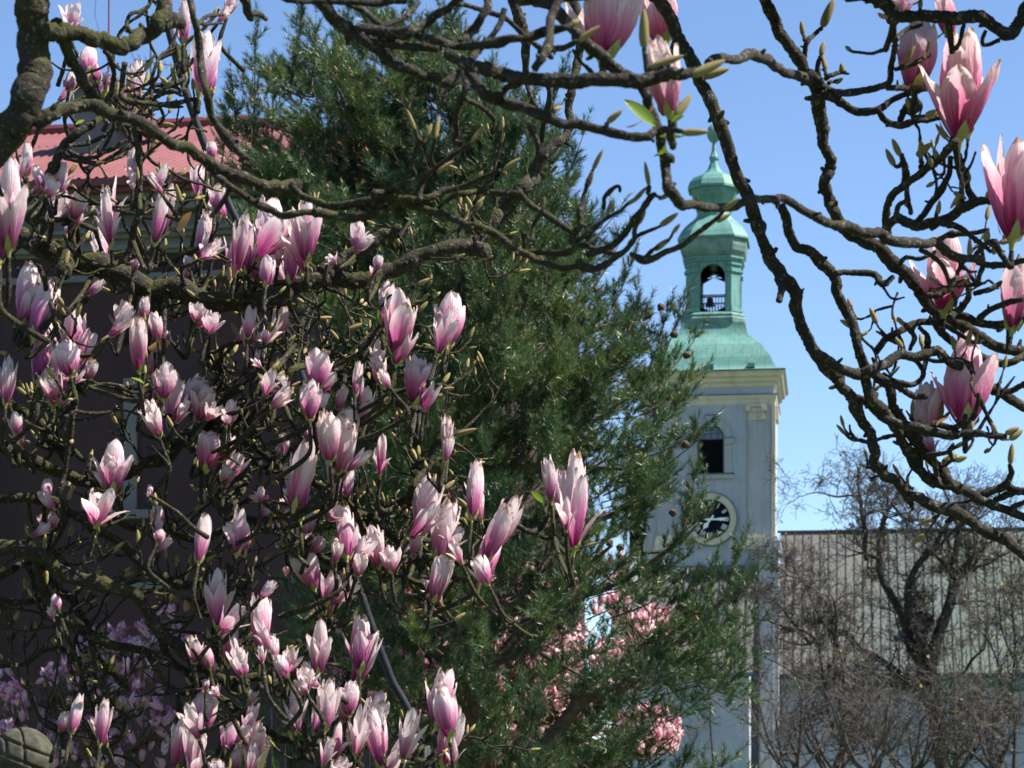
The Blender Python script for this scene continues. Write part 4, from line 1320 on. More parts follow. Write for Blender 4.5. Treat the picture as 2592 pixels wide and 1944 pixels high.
# flowers: tile base_x,base_y,tip_x,tip_y,width[,kind]   kinds: b bud, c closed, t tulip, o open, r ragged
FL = '''A 490,225,520,30,150,t 610,520,605,340,150,c 480,640,500,500,85,b 925,780,960,410,130,c 1285,300,1290,0,100,c 1400,660,1450,220,200,t 1590,105,1650,-50,115,c 190,1230,190,995,92,c 60,1740,70,1110,270,h 925,1310,925,1040,78,c 1075,1330,1118,1130,70,b 755,1635,755,1230,175,o 1120,1640,1180,1265,165,t 360,1510,385,1240,85,c 400,1380,435,1140,135,t 510,1535,560,1345,165,t 300,1330,290,1150,75,c 1380,1370,1385,1155,105,t 1510,1470,1545,1290,155,c 1440,1650,1475,1475,110,c 1480,1110,1480,985,85,c 740,600,750,510,80,c
E 480,300,505,140,105,t 710,470,700,215,115,c 935,505,930,375,72,c 1335,515,1325,410,95,c 1410,420,1450,95,125,c 1490,430,1525,280,95,r 1650,520,1675,110,150,c 1720,520,1790,240,140,r 1890,380,1890,0,330,h 1945,480,1960,285,110,r 2145,445,2130,20,250,c 1860,625,1845,395,120,c 2025,590,2030,315,135,c 165,865,225,465,180,c 240,985,375,580,190,c 270,1290,300,865,140,c 520,1210,520,795,330,o 375,1455,430,1005,185,c 40,1450,75,1105,115,c -15,1350,5,1180,75,c 850,915,885,720,135,t 970,1205,960,835,138,c 1060,1050,1050,850,95,c 1105,1000,1115,800,105,c 1000,850,1010,690,85,c 1365,870,1400,735,115,t 1460,950,1500,805,150,t 1735,985,1760,765,135,t 1930,985,1985,745,125,c 1850,1010,1860,925,85,c 640,640,685,540,95,c 620,1275,645,1120,95,c 120,1670,110,1505,115,t 430,1475,465,1380,85,c 1140,1415,1170,1165,185,t 1195,1615,1220,1235,145,t 1280,1500,1330,1215,135,t 1390,1560,1445,1305,165,t 1605,1590,1615,1415,140,o 1850,1390,1895,1200,130,t 1940,1415,1985,1235,130,c 1805,1185,1830,1065,90,c 2170,1560,2175,1285,150,t
F 835,380,850,155,112,c 970,510,985,400,82,c 1030,855,1050,595,112,c 1110,1095,1170,650,225,t 1470,1025,1515,695,205,t 980,1175,990,1000,112,t 1000,1300,990,1105,112,c 1240,1440,1275,1105,172,t 830,1385,830,1145,72,c 560,1335,560,1065,185,t 540,1565,535,1275,200,o 860,1620,910,1335,172,o 700,1480,740,1320,82,c 690,470,640,395,100,o
J 650,595,700,245,172,c 700,650,780,225,182,c 560,430,605,230,125,c 770,670,905,485,95,c 1000,700,1075,415,155,o 400,915,510,458,175,t 690,830,640,595,122,c 760,875,740,645,135,t 635,1015,720,900,135,t 770,1280,760,920,135,c 820,1340,870,1105,125,c 690,1310,700,1150,95,c 990,1340,1000,1040,160,t 540,1495,530,1190,180,t 630,1605,660,1365,165,t 720,1560,790,1385,115,r 1460,570,1475,275,95,c 1290,1120,1340,695,220,t 1400,1280,1510,855,190,t 1480,1230,1575,1060,140,o 1645,995,1685,595,135,c 1780,1250,1880,805,190,c 1715,1420,1745,1100,165,c 1380,1570,1465,1260,160,c 195,965,208,838,75,c 160,885,170,775,62,c 330,560,330,405,75,t 165,640,168,595,60,c 1220,1270,1210,1075,72,c 480,1135,500,950,112,t 505,1190,530,1105,105,t 165,1560,265,1440,85,c
K 540,885,490,565,112,c 680,1140,715,535,190,c 640,1085,620,660,95,c
I 780,800,770,455,270,h 670,1045,740,770,390,o 315,865,340,725,85,c 1445,665,1480,398,172,c 1550,605,1625,415,150,t 1620,705,1675,545,155,t 1110,1065,1100,905,98,c 1100,1170,1130,1085,95,t 1390,1305,1445,965,118,c 1655,1255,1690,915,225,o 1050,835,1050,765,80,c 410,1640,395,1535,85,c 290,1045,290,965,80,t 370,1080,400,935,110,t
M 1520,670,1520,275,212,o 500,1415,510,1135,92,c 700,1495,690,1175,120,t 1820,845,1830,435,155,c 1600,935,1620,575,122,c 1365,925,1350,735,135,c 1470,965,1490,805,100,c 1690,1015,1710,815,135,t 1910,915,1900,725,110,c 2020,990,2020,805,142,t 2130,1120,2110,955,205,t 2070,1405,2105,1070,165,h 1440,1115,1450,1035,100,c 1505,1165,1510,1050,100,c 1370,1425,1390,1095,215,c 1230,1665,1255,1305,122,c 1360,1700,1430,1320,175,t 1590,1570,1640,1310,155,c 1720,1435,1785,1205,155,o 1760,1615,1800,1330,155,t 1645,1680,1650,1475,112,c 1735,1235,1785,1095,125,o 1520,1720,1520,1590,205,t 1240,1480,1230,1350,80,c
N 570,990,585,615,185,h 860,975,870,585,235,h 1400,1365,1455,970,205,t 1440,1630,1525,1215,185,c 1160,1595,1215,1235,142,o 1010,1650,1030,1235,200,c 890,1490,915,1105,180,t 615,1395,650,1035,152,t 780,1290,800,1055,132,t 685,1610,710,1345,155,o 500,1110,490,910,115,t 720,1690,730,1560,150,t'''
FR = '''C 900,400,930,-160,420,t 1310,300,1290,-120,270,c 1365,795,1300,285,215,c
D 1755,955,1780,240,430,h 1450,605,1490,150,300,c 1690,245,1650,0,130,c 1310,160,1390,-60,120,t
D 2130,1670,2170,985,360,t
H 1650,780,1660,265,380,h 2130,925,2215,450,230,t 1800,1590,1800,1010,380,h
L 1500,490,1530,68,190,c 1570,545,1540,400,130,r'''
BUDS_L = '''B 1865,1190,1985,1105,36 1245,905,1190,765,30 1320,960,1365,865,36 1385,970,1415,815,34 1635,1000,1750,860,34 1400,1210,1515,1125,32 1660,1280,1720,1195,36
C 830,1190,905,1045,34 795,1310,835,1220,26 1110,1415,1210,1305,34 925,1525,960,1410,34 1225,1300,1195,1130,36 1290,1395,1425,1335,34 1150,1570,1200,1470,32
G 1060,55,1180,-20,30 1300,200,1430,105,44 1390,250,1445,180,30 1260,370,1370,285,44 1740,90,1860,0,38 1700,170,1800,110,36
F 1130,875,1215,830,34 1440,1300,1490,1225,34 1440,1345,1520,1330,30 1380,1395,1438,1380,28 1320,1200,1430,1140,44 1085,1130,1140,1095,30 1105,1170,1175,1130,32 770,940,875,880,44
J 1530,420,1680,375,40 1510,560,1530,520,20 1410,820,1440,765,34 1450,800,1525,735,34 1270,560,1268,490,30 830,840,910,750,34 840,860,900,810,28 540,350,600,340,30 950,1355,1020,1345,36 770,1395,830,1385,30 1320,1580,1410,1575,36 1720,1265,1840,1255,34 1600,1000,1620,950,30
A 1470,1520,1400,1330,10 230,790,235,780,5'''
BUDS_R = '''C 680,170,740,140,40 730,290,880,180,46 560,770,615,745,36 930,860,1040,770,46 1450,930,1645,925,52 1400,820,1520,660,60 1520,530,1760,420,66 1600,540,1785,480,60 1190,340,1190,60,70 1220,480,1470,390,60
D 800,190,880,-10,66 665,245,650,145,36 790,390,815,290,40 825,490,800,380,36 940,510,935,440,38 890,580,945,545,36 1305,1160,1245,1040,44 1345,1090,1290,970,44 1460,1090,1570,1000,54 1490,1120,1490,975,40 1610,1110,1575,1040,40 1830,1270,1790,1160,46 1950,1390,2010,1290,44 1990,1400,2050,1350,40 1740,1460,1780,1390,40 1610,1500,1620,1400,32 1380,440,1450,320,36 1540,830,1640,760,34 1530,370,1555,280,26 1485,60,1490,-20,34
H 1370,890,1325,835,34 1360,1050,1310,980,36 1830,420,1830,280,36 1950,310,1960,225,48 2000,400,2010,310,40 2090,620,2110,530,44 2030,940,2130,840,40
L 2080,410,2180,365,44 2110,450,2205,380,50 2115,620,2130,475,44 2010,400,1985,330,40 1640,620,1745,550,60 1730,600,1815,570,44 2040,860,2140,810,50 1990,800,2050,770,36'''
LEAVES_L = 'A 720,680,750,610,26 530,870,590,840,26 260,1280,290,1290,22 E 920,1260,1005,1300,42 1150,1450,1330,1440,30 1890,1010,1960,985,24 1880,1060,1950,1080,22 F 980,850,880,790,22 990,860,985,760,20 230,1000,300,985,22 J 1430,575,1500,480,44 M 1500,1270,1575,1310,34 1470,1540,1540,1590,34 K 490,890,400,805,44'
LEAVES_R = 'C 1280,880,1050,700,90 1260,1095,1340,1010,95 1300,955,1470,955,30 1190,370,1380,345,34 1380,850,1470,810,50'
DRY_L = 'E 1040,1060,1190,1010,80 1250,240,1340,100,70 1690,930,1730,1080,30 I 1520,680,1560,620,50 700,1050,810,1020,40 M 1290,560,1300,480,70 J 620,900,680,850,50 F 1410,1060,1520,1030,50'
DRY_R = 'C 1180,830,1260,720,80 1070,890,1180,840,60 L 1600,350,1680,300,70 D 1190,90,1260,130,40'


def build_limbs(root, specs, m, samples):
    for Y0, Y1, s in specs:
        p = parse(s)
        xy = np.array([(a, b_) for a, b_, _ in p])
        d = np.concatenate([[0], np.cumsum(np.linalg.norm(np.diff(xy, axis=0), axis=1))])
        d /= d[-1]
        n = len(p)
        Y = Y0 + (Y1 - Y0) * d + RNG.normal(0, 0.008, n)
        pts = np.array([P(a, b_, y) for (a, b_, _), y in zip(p, Y)])
        rad = np.array([.88 * w / F * y for (_, _, w), y in zip(p, Y)])
        c = catmull(np.column_stack([pts, rad]), 9)
        r0 = c[:, 3].mean()
        nn = len(c)
        # knots and swellings along the wood
        sw = np.ones(nn)
        for _ in range(max(2, nn // 9)):
            i0, wd = RNG.integers(0, nn), RNG.uniform(1.0, 2.2)
            sw += (.5 if r0 > .02 else 1) * RNG.uniform(0.05, 0.18) * np.exp(-((np.arange(nn) - i0) / wd) ** 2)
        sw -= 0.06
        jit = np.cumsum(RNG.normal(0, 1, (nn, 3)), axis=0)
        jit -= np.linspace(0, 1, nn)[:, None] * jit[-1]
        jit = jit / (np.abs(jit).max() + 1e-6) * r0 * 0.18
        kn = np.arange(0, nn + 5, 5)
        kk = RNG.normal(0, 1, (len(kn), 3))
        jit = jit + np.stack([np.interp(np.arange(nn), kn, kk[:, q]) for q in range(3)], 1) * r0 * (.10 if r0 > .02 else .2)
        big = r0 > 0.012
        mb = MB()
        tube(mb, c[:, :3] + jit, np.maximum(c[:, 3], .0012) * sw, 14 if big else 9, (0.032 if r0 > .02 else 0.045) if big else 0.075)
        # short dead spurs and bud scars
        for _ in range(nn // (10 if big else 14)):
            i0 = RNG.integers(1, nn - 1)
            dr = RNG.normal(0, 1, 3)
            dr /= np.linalg.norm(dr)
            ln = RNG.uniform(1.3, 2.4) * c[i0, 3]
            sr = min(c[i0, 3] * .45, .0045)
            q = c[i0, :3] + jit[i0]
            tube(mb, [q, q + dr * ln * .7, q + dr * ln + (0, 0, .001)], [sr, sr * .9, sr * .6], 6, .1)
        mb.build('branch', m, root, smooth=True)
        for i in range(0, nn, 2):
            samples.append((c[i, 0], c[i, 1], c[i, 2], c[i, 3]))


def flower_proto(kind, seed):
    rng = np.random.default_rng(seed)
    mb = MB()
    nv, nu = 14, 8

    def petal(phi, Ln, W, th0, th1, curl, r0, z0=0.0):
        tp = rng.uniform(1.35, 1.85)
        v = np.linspace(0, 1, nv + 1)
        th = th0 + (th1 - th0) * v ** 0.8 + curl * np.clip((v - .62) / .38, 0, 1) ** 1.5
        ds = Ln / nv
        r = r0 + np.concatenate([[0], np.cumsum(np.sin(th[:-1]) * ds)])
        z = z0 + np.concatenate([[0], np.cumsum(np.cos(th[:-1]) * ds)])
        s = np.clip(v / .58, 0, 1)
        lo = .30 + .70 * (s * s * (3 - 2 * s))
        hi = np.clip(1 - np.clip((v - .52) / .485, 0, 1) ** tp, 0.003, 1) ** .68
        hwid = W * np.minimum(lo, hi)
        Rw = np.maximum(np.maximum(np.abs(r), .07), hwid * .72)
        u = np.linspace(-1, 1, nu + 1)
        el_, er_ = (1 + .05 * np.cumsum(rng.normal(0, .6, nv + 1)) * v for _ in range(2))
        hw2 = hwid[:, None] * np.where(u[None] < 0, np.clip(el_, .7, 1.25)[:, None], np.clip(er_, .7, 1.25)[:, None])
        al = u[None] * hw2 / Rw[:, None]
        tg = np.sin(al) * Rw[:, None]
        dn = (1 - np.cos(al)) * Rw[:, None]
        rip = .010 * np.sin(u[None] * 5 + v[:, None] * 7 + rng.uniform(0, 6)) * v[:, None]
        rip = rip + .016 * rng.normal(0, 1, (nv + 1, nu + 1)) * v[:, None] * np.abs(u[None]) ** 1.5
        # crease along the middle
        rip = rip - .010 * np.exp(-(u[None] / .16) ** 2) * np.sin(v[:, None] * math.pi)
        rr = r[:, None] - dn * np.cos(th)[:, None] + rip
        zz = z[:, None] + dn * np.sin(th)[:, None]
        x = rr * math.cos(phi) - tg * math.sin(phi)
        y = rr * math.sin(phi) + tg * math.cos(phi)
        V = np.stack([x, y, zz], -1).reshape(-1, 3)
        k = nu + 1
        i, j = np.meshgrid(np.arange(nv), np.arange(nu), indexing='ij')
        f = np.stack([i * k + j, i * k + j + 1, (i + 1) * k + j + 1, (i + 1) * k + j], -1).reshape(-1, 4)
        uv = np.stack(np.broadcast_arrays((u[None] + 1) / 2, v[:, None]), -1).reshape(-1, 2)
        mb.add(V, f, uv)
        return z.max()

    R = rng.uniform
    rad = math.radians
    if kind == 'b':
        for i in range(4):
            petal(i * 1.57 + R(-.2, .2), R(.96, 1.05), .19, rad(24), rad(-22), 0, .05 + .004 * i)
        for i in range(3):
            petal(i * 2.1 + R(-.3, .3), R(.9, .98), .20, rad(26), rad(-24), 0, .062 + .005 * i)
    elif kind == 'c':
        for i in range(4):
            petal(i * 1.57 + R(-.25, .25), R(.98, 1.1), .215, rad(24), rad(-19), rad(R(-4, 8)), .045)
        for i in range(4):
            petal(.7 + i * 1.57 + R(-.3, .3), R(.80, 1.06), .215, rad(28), rad(-15 + R(-6, 6)), rad(R(-6, 14)), .062 + .006 * i)
    elif kind == 't':
        for i in range(4):
            petal(i * 1.57 + R(-.3, .3), R(.96, 1.1), .25, rad(27), rad(-16 + R(-6, 6)), rad(R(-12, 14)), .045)
        for i in range(4):
            a = R(0, 1)
            petal(.7 + i * 1.57 + R(-.3, .3), R(.78, 1.0), .225, rad(31 + 6 * a), rad(-14 + 20 * a), rad(R(-8, 22)), .066)
    elif kind == 'h':
        for i in range(4):
            petal(.8 + i * 1.57 + R(-.2, .2), R(.96, 1.06), .26, rad(25), rad(-17), rad(R(-14, 4)), .045)
        petal(R(-.15, .15), .74, .19, rad(32), rad(10), rad(R(4, 14)), .066)
        petal(math.pi + R(-.15, .15), .76, .19, rad(32), rad(8), rad(R(0, 10)), .066)
        petal(1.57 + R(-.2, .2), .70, .17, rad(30), rad(-2), rad(6), .068)
    elif kind == 'o':
        for i in range(4):
            petal(i * 1.57 + R(-.3, .3), R(.94, 1.1), .24, rad(26), rad(-8 + R(-8, 8)), rad(R(-15, 12)), .045)
        for i in range(4):
            petal(.7 + i * 1.57 + R(-.35, .35), R(.72, .95), .215, rad(34 + R(-4, 8)), rad(R(6, 34)), rad(R(-10, 30)), .062)
    else:
        for i in range(3):
            petal(i * 2.1 + R(-.4, .4), R(.85, 1.1), .20, rad(25), rad(-8 + R(-12, 12)), rad(R(-20, 20)), .045)
        for i in range(3):
            petal(.8 + i * 2.1 + R(-.5, .5), R(.65, .95), .19, rad(36), rad(R(10, 50)), rad(R(10, 70)), .062)
    V = np.concatenate(mb.v)
    s = 1.0 / np.percentile(V[:, 2], 99.5)
    mb.v = [v * s for v in mb.v]
    V = V * s
    return mb, float(np.percentile(np.abs(V[:, :2]).max(1), 96))


FLOWERS = {}
for kd, cnt in (('b', 3), ('c', 7), ('t', 8), ('o', 7), ('r', 4), ('h', 2)):
    FLOWERS[kd] = [flower_proto(kd, 100 * ord(kd) + i) for i in range(cnt)]


def calyx_mb():
    mb = MB()
    mb.lathe([(.028, -.12), (.032, -.06), (.050, -.02), (.072, .015), (.070, .04)], n=10)
    for i in range(3):
        a = i * 2.1
        d = np.array((math.cos(a), math.sin(a), 0))
        t = np.array((-d[1], d[0], 0))
        z = np.array((0, 0, 1.0))
        v = [d * .07 - t * .05 - z * .02, d * .07 + t * .05 - z * .02, d * .13 + t * .045 + z * .06, d * .13 - t * .045 + z * .06, d * .17 + z * .16]
        mb.add(v, [(0, 1, 2, 3)])
        mb.add(v, [(3, 2, 4)])
    return mb


def bud_mb():
    mb = MB()
    pr = [(.10, 0), (.30, .05), (.42, .16), (.47, .32), (.45, .52), (.38, .70), (.26, .86), (.13, .96), (.03, 1.0)]
    n = 10
    a = np.arange(n) / n * 2 * math.pi
    v = []
    for r, z in pr:
        bend = .10 * math.sin(z * 2.4)
        v += [(r * math.cos(t) * (1 + .05 * math.sin(3 * t)) + bend * .4, r * math.sin(t), z) for t in a]
    f = [(i * n + j, i * n + (j + 1) % n, (i + 1) * n + (j + 1) % n, (i + 1) * n + j) for i in range(len(pr) - 1) for j in range(n)]
    mb.add(v, f)
    return mb


def leaf_mb():
    mb = MB()
    v, f = [], []
    for i in range(7):
        t = i / 6
        w = .5 * math.sin(math.pi * min(1, t * .92 + .06)) ** .8
        z, b_ = t, .12 * math.sin(t * 3)
        v += [(-w * .9, b_ + .10 * w, z), (0, b_ - .06, z), (w * .9, b_ + .10 * w, z)]
    for i in range(6):
        for j in range(2):
            f.append((i * 3 + j, i * 3 + j + 1, i * 3 + j + 4, i * 3 + j + 3))
    mb.add(v, f)
    return mb


def frame_z(d, roll):
    """3x3 with local z along d"""
    d = d / np.linalg.norm(d)
    x = np.cross(d, (0.3, 0.9, 0.1))
    x /= np.linalg.norm(x)
    y = np.cross(d, x)
    c, s = math.cos(roll), math.sin(roll)
    return np.column_stack([c * x + s * y, -s * x + c * y, d])


def mesh_of(mb, name, m):
    o = mb.build(name, m, None, smooth=True, origin=(0, 0, 0))
    me = o.data
    bpy.data.objects.remove(o)
    return me


BUD_MB, LEAF_MB, CALYX_MB = bud_mb(), leaf_mb(), calyx_mb()
BUD_ME = mesh_of(BUD_MB, 'bud', M['bud'])
LEAF_ME = mesh_of(LEAF_MB, 'leaf', M['leaf'])
DRY_ME = mesh_of(LEAF_MB, 'leaf', M['dry_leaf'])
CALYX_ME = mesh_of(CALYX_MB, 'calyx', M['calyx'])
FL_ME = {}


def flower_mesh(kd, i, matn):
    key = (kd, i, matn)
    if key not in FL_ME:
        FL_ME[key] = mesh_of(FLOWERS[kd][i][0], 'flower', M[matn])
    return FL_ME[key]


def put(name, me, root, pos, R3, scl, parent=None):
    o = link(bpy.data.objects.new(name, me))
    mw = np.eye(4)
    mw[:3, :3] = R3 * np.asarray(scl)[None, :]
    mw[:3, 3] = pos - np.array(root.location)
    o.parent = parent or root
    o.matrix_local = Matrix(mw.tolist())
    return o


def merge(mb_src, mb_dst, pos, R3, scl):
    A = R3 * np.asarray(scl)[None, :]
    off = mb_dst.n
    first = True
    for v, f, uv, mi in zip(mb_src.v, mb_src.f, mb_src.uv, mb_src.mi):
        base = sum(len(x) for x in mb_src.v[:0])
        mb_dst.v.append(v @ A.T + pos)
        mb_dst.f.append(f + off)
        mb_dst.n += len(v)
        mb_dst.uv.append(uv)
        mb_dst.mi.append(mi)


def plist(s):
    out, t = [], None
    for tok in s.split():
        if tok in TILE:
            t = TILE[tok]
            continue
        q = tok.split(',')
        kd = q[5] if len(q) > 5 else None
        a = [float(z) for z in q[:5]]
        out.append((t[0] + a[0] / ZS, t[1] + a[1] / ZS, t[0] + a[2] / ZS, t[1] + a[3] / ZS, a[4] / ZS, kd))
    return out


def near_depth(samples, x, y):
    S = samples
    px = CX + S[:, 0] / S[:, 1] * F
    py = HY - (S[:, 2] - EYE) / S[:, 1] * F
    d = (px - x) ** 2 + (py - y) ** 2
    i = int(np.argmin(d))
    return S[i], math.sqrt(d[i])


def magnolia(root, limbs, m, flowers, buds, leaves, dry, petal, deep, n_twigs, region, rngseed):
    rng = np.random.default_rng(rngseed)
    S = []
    build_limbs(root, limbs, m, S)
    S = np.array(S)
    tw = MB()
    budlist = []

    def twig(p, d, ln, r, lev):
        """knobby curved side shoot; returns nothing, adds wood and buds"""
        n = 6
        pts, rad = [p], [r]
        d = d / np.linalg.norm(d)
        q = p.copy()
        for i in range(n):
            d = d + rng.normal(0, .24, 3) * (1, .6, 1) + np.array((0, 0, .13))
            d /= np.linalg.norm(d)
            q = q + d * ln / n
            pts.append(q.copy())
            rad.append(r * (1 - .40 * (i + 1) / n) * (1 + .25 * (rng.random() < .35)))
            if lev > 0 and i in (2, 3, 4) and rng.random() < .5:
                sd = d + rng.normal(0, .9, 3) * (1, .6, .8)
                twig(q, sd, ln * rng.uniform(.35, .6), r * .8, lev - 1)
        tube(tw, pts, rad, 6, .14, sub=3, rng=rng)
        if rng.random() < .6:
            bl = rng.uniform(.014, .028)
            budlist.append((q, d + (0, 0, .25), bl, bl * rng.uniform(.30, .36)))

    # flowers with the shoot that carries each; some shoots carry a second bloom a little behind
    if deep is deep_left:
        flowers = flowers + [(bx + rng.uniform(-34, 34), by + rng.uniform(-6, 34), bx + rng.uniform(-34, 34) + (tx - bx) * .7, by + (ty - by) * rng.uniform(.55, .85) + 10, w * rng.uniform(.7, .95), rng.choice(['c', 't', 'o', 'r', 't']))
                             for (bx, by, tx, ty, w, kd) in flowers if rng.random() < .85]
    fl = []
    for (bx, by, tx, ty, w, kd) in flowers:
        s, dist = near_depth(S, bx, by)
        Y = deep(bx, by, w, s)
        ex = 1.03 if deep is deep_left else 1.08
        tx, ty, w = bx + (tx - bx) * ex, by + (ty - by) * ex, w * ex
        if deep is deep_left and rng.random() < .4:
            an = rng.normal(0, .22)
            dx, dy = tx - bx, ty - by
            tx, ty = bx + dx * math.cos(an) - dy * math.sin(an), by + dx * math.sin(an) + dy * math.cos(an)
        L2 = math.hypot(tx - bx, ty - by)
        base = P(bx, by, Y)
        tip = P(tx, ty, Y + rng.normal(0, .22) * L2 / F * Y)
        fl.append((base, tip, (.86 if kd in (None, 'c') else .98) * (1.0 if deep is deep_left else 1.12) * w / F * Y, kd, L2 * w, s, dist))
        ax = (tip - base) / np.linalg.norm(tip - base)
        stem_len = np.linalg.norm(tip - base) * .16
        b0 = base - ax * stem_len * .8
        goal = s[:3]
        mid = b0 - ax * min(.05, .3 * np.linalg.norm(b0 - goal) + .01)
        if np.linalg.norm(goal - b0) > .28:
            goal = mid + np.array((rng.uniform(-.12, .06), .03, -.04))
        m2 = mid * .45 + goal * .55 + np.array((0, 0, -.05 * np.linalg.norm(goal - mid)))
        tube(tw, [b0 + ax * .004, b0 - ax * .01, mid, m2, goal], [.0030, .0034, .0040, .0042, .0046], 7, .12, sub=4, rng=rng)
        if rng.random() < .55:
            twig(mid, rng.normal(0, 1, 3) + (0, 0, .4), rng.uniform(.03, .06), .0028, 0)
    fl.sort(key=lambda q: -q[4])
    rest, restc = MB(), MB()
    for i, (base, tip, w, kd, area, s, dist) in enumerate(fl):
        kd = kd or 'c'
        if deep is deep_left and rng.random() < .30:
            kd = {'c': 't', 't': 'o', 'o': 'r', 'r': 'o', 'b': 'b', 'h': 'h'}[kd]
        j = int(rng.integers(len(FLOWERS[kd])))
        mbp, hwp = FLOWERS[kd][j]
        L = float(np.linalg.norm(tip - base))
        sx = (w / 2) / hwp
        sx = min(max(sx, L * .62), L * 1.5)
        R3 = frame_z(tip - base, rng.uniform(-.3, .3) if kd == 'h' else rng.uniform(0, 6.28))
        if i < 100:
            o = put('flower', flower_mesh(kd, j, petal), root, base, R3, (sx, sx, L))
            c = link(bpy.data.objects.new('calyx', CALYX_ME))
            c.parent = o
        else:
            merge(mbp, rest, base, R3, (sx, sx, L))
            merge(CALYX_MB, restc, base, R3, (sx, sx, L))
    if rest.n:
        o = rest.build('flowers', M[petal], root, smooth=True, kind='stuff')
        c = restc.build('calyces', M['calyx'], o, smooth=True)
        c['kind'] = 'stuff'
    for (bx, by, tx, ty, w, kd) in buds:
        s, dist = near_depth(S, bx, by)
        a, t = P(bx, by, s[1]), P(tx, ty, s[1] + rng.normal(0, .006))
        budlist.insert(0, (a, t - a, float(np.linalg.norm(t - a)), w / F * s[1] * 1.1))
        if dist > 14:
            tube(tw, [s[:3], (s[:3] + a) / 2 - (0, 0, .004), a], [.0035, .003, .0026], 6, .1, sub=3, rng=rng)
    # free shoots filling the tangle
    cnt = 0
    while cnt < n_twigs:
        i = rng.integers(len(S))
        x = CX + S[i, 0] / S[i, 1] * F
        y = HY - (S[i, 2] - EYE) / S[i, 1] * F
        pr = region(x, y, S[i, 1])
        if rng.random() > pr:
            cnt += .02
            continue
        cnt += 1
        d = rng.normal(0, 1, 3) * (1.2, .5, .8) + (0.1, .75, .1)
        p = S[i, :3] + np.array((0, rng.uniform(0, .03), 0))
        twig(p, d, rng.uniform(.05, .17), rng.uniform(.0022, .0036), 2 if rng.random() < .6 else 1)
    # scattered interior shoots hanging behind the main limbs
    t = tw.build('twigs', m, root, smooth=True, kind='stuff')
    head = budlist[:len(buds)]
    tail = sorted(budlist[len(buds):], key=lambda q: -q[2] * q[3])
    budlist = head + tail
    restb = MB()
    for i, (p, d, ln, wd) in enumerate(budlist):
        R3 = frame_z(np.asarray(d, float), rng.uniform(0, 6.28))
        if i < 100:
            put('bud', BUD_ME, root, p, R3, (wd, wd, ln))
        else:
            merge(BUD_MB, restb, p, R3, (wd, wd, ln))
    if restb.n:
        restb.build('buds', M['bud'], root, smooth=True, kind='stuff')
    for lst, me, nm in ((leaves, LEAF_ME, 'leaf'), (dry, DRY_ME, 'withered_petal')):
        for (bx, by, tx, ty, w, kd) in lst:
            s, dist = near_depth(S, bx, by)
            Y = s[1] - .012
            a, t_ = P(bx, by, Y), P(tx, ty, Y - .01)
            L = float(np.linalg.norm(t_ - a))
            put(nm, me, root, a, frame_z(t_ - a, rng.uniform(0, 6.28)), (w / F * Y * 1.2, w / F * Y * 1.2, L))
    return S


def in_left(x, y, Y):
    if Y < 3.6:
        return 0.0
    if x < 1300 and y > 480:
        return (.5 if (x < 520 and y > 1100) else 1.0) if (x < 820 and y > 620) else .45
    if x < 520:
        return .35
    return .02


def deep_left(x, y, w, s):
    if s[1] < 3.5 and not (x < 60 and y > 380):
        return 4.15 + RNG.uniform(0, .35)
    if x < 60 and y > 380 and y < 700:
        return 3.1
    return s[1] + RNG.uniform(-.34, -.06) if s[1] > 4.16 else s[1] + RNG.uniform(-.12, .12)


def deep_right(x, y, w, s):
    return s[1] + RNG.uniform(-.02, .08)


tl = thing('magnolia_tree', 'gnarled mossy magnolia crowded with purple-pink tulip flowers filling the left half', 'tree', (-1.9, 3.9, 0))
magnolia(tl, LIMBS_L, M['bark'], plist(FL), plist(BUDS_L), plist(LEAVES_L), plist(DRY_L), 'petal', deep_left, 390, in_left, 11)
m = MB()
bpts = [(-1.9, 3.9, 0), (-1.86, 3.9, .6), (-1.75, 3.85, 1.2), (-1.62, 3.75, 1.8), (-1.5, 3.4, 2.3), (-1.3, 2.9, 2.45), P(-200, 400, 2.66)]
tube(m, bpts, [.14, .12, .105, .10, .085, .075, .07], 16, .05, sub=6)
for Yq, px, py in ((4.12, -110, 552), (4.22, -80, 1110), (4.1, -80, 1260), (4.02, -80, 1380), (4.2, -60, 1010)):
    q = P(px, py, Yq)
    k0 = np.array((-1.72, 3.85, min(q[2] - .1, 1.7)))
    tube(m, [k0, (k0 + q) / 2 + (0, 0, .05), q], [.06, .045, .026], 12, .05, sub=6)
m.build('trunk', M['bark'], tl, smooth=True)

tr = thing('magnolia_tree', 'dark magnolia boughs with few rose flowers hanging over clear sky at the right', 'tree', (2.0, 3.1, 0))
magnolia(tr, LIMBS_R, M['bark2'], plist(FR), plist(BUDS_R), plist(LEAVES_R), plist(DRY_R), 'petal_rose', deep_right, 26,
         lambda x, y, Y: (1.0 if (x > 2250 and y > 200 and y < 1250) else 0.0), 23)
m = MB()
tube(m, [(2.0, 3.1, 0), (1.95, 3.1, .8), (1.75, 3.15, 1.5), (1.4, 3.3, 1.9), (1.0, 3.4, 1.92)], [.13, .11, .09, .06, .035], 16, .05, sub=6)
for a, c in (((1.75, 3.15, 1.5), P(2640, 890, 3.5)), ((1.75, 3.15, 1.5), P(2640, 1050, 3.4)), ((1.95, 3.1, 1.0), (1.9, 2.95, 2.4)), ((1.9, 2.95, 2.35), P(2640, -40, 2.9)), ((1.9, 2.95, 2.35), P(2140, -40, 2.9)), ((1.9, 2.95, 2.35), P(1920, -40, 3.2)), ((1.9, 2.95, 2.35), P(1640, -40, 3.1)), ((1.9, 2.95, 2.35), P(1310, -40, 2.45))):
    a, c = np.array(a, float), np.array(c, float)
    tube(m, [a, (a + c) / 2 + (0, 0, .22), c], [.06, .04, .022], 12, .05, sub=6)
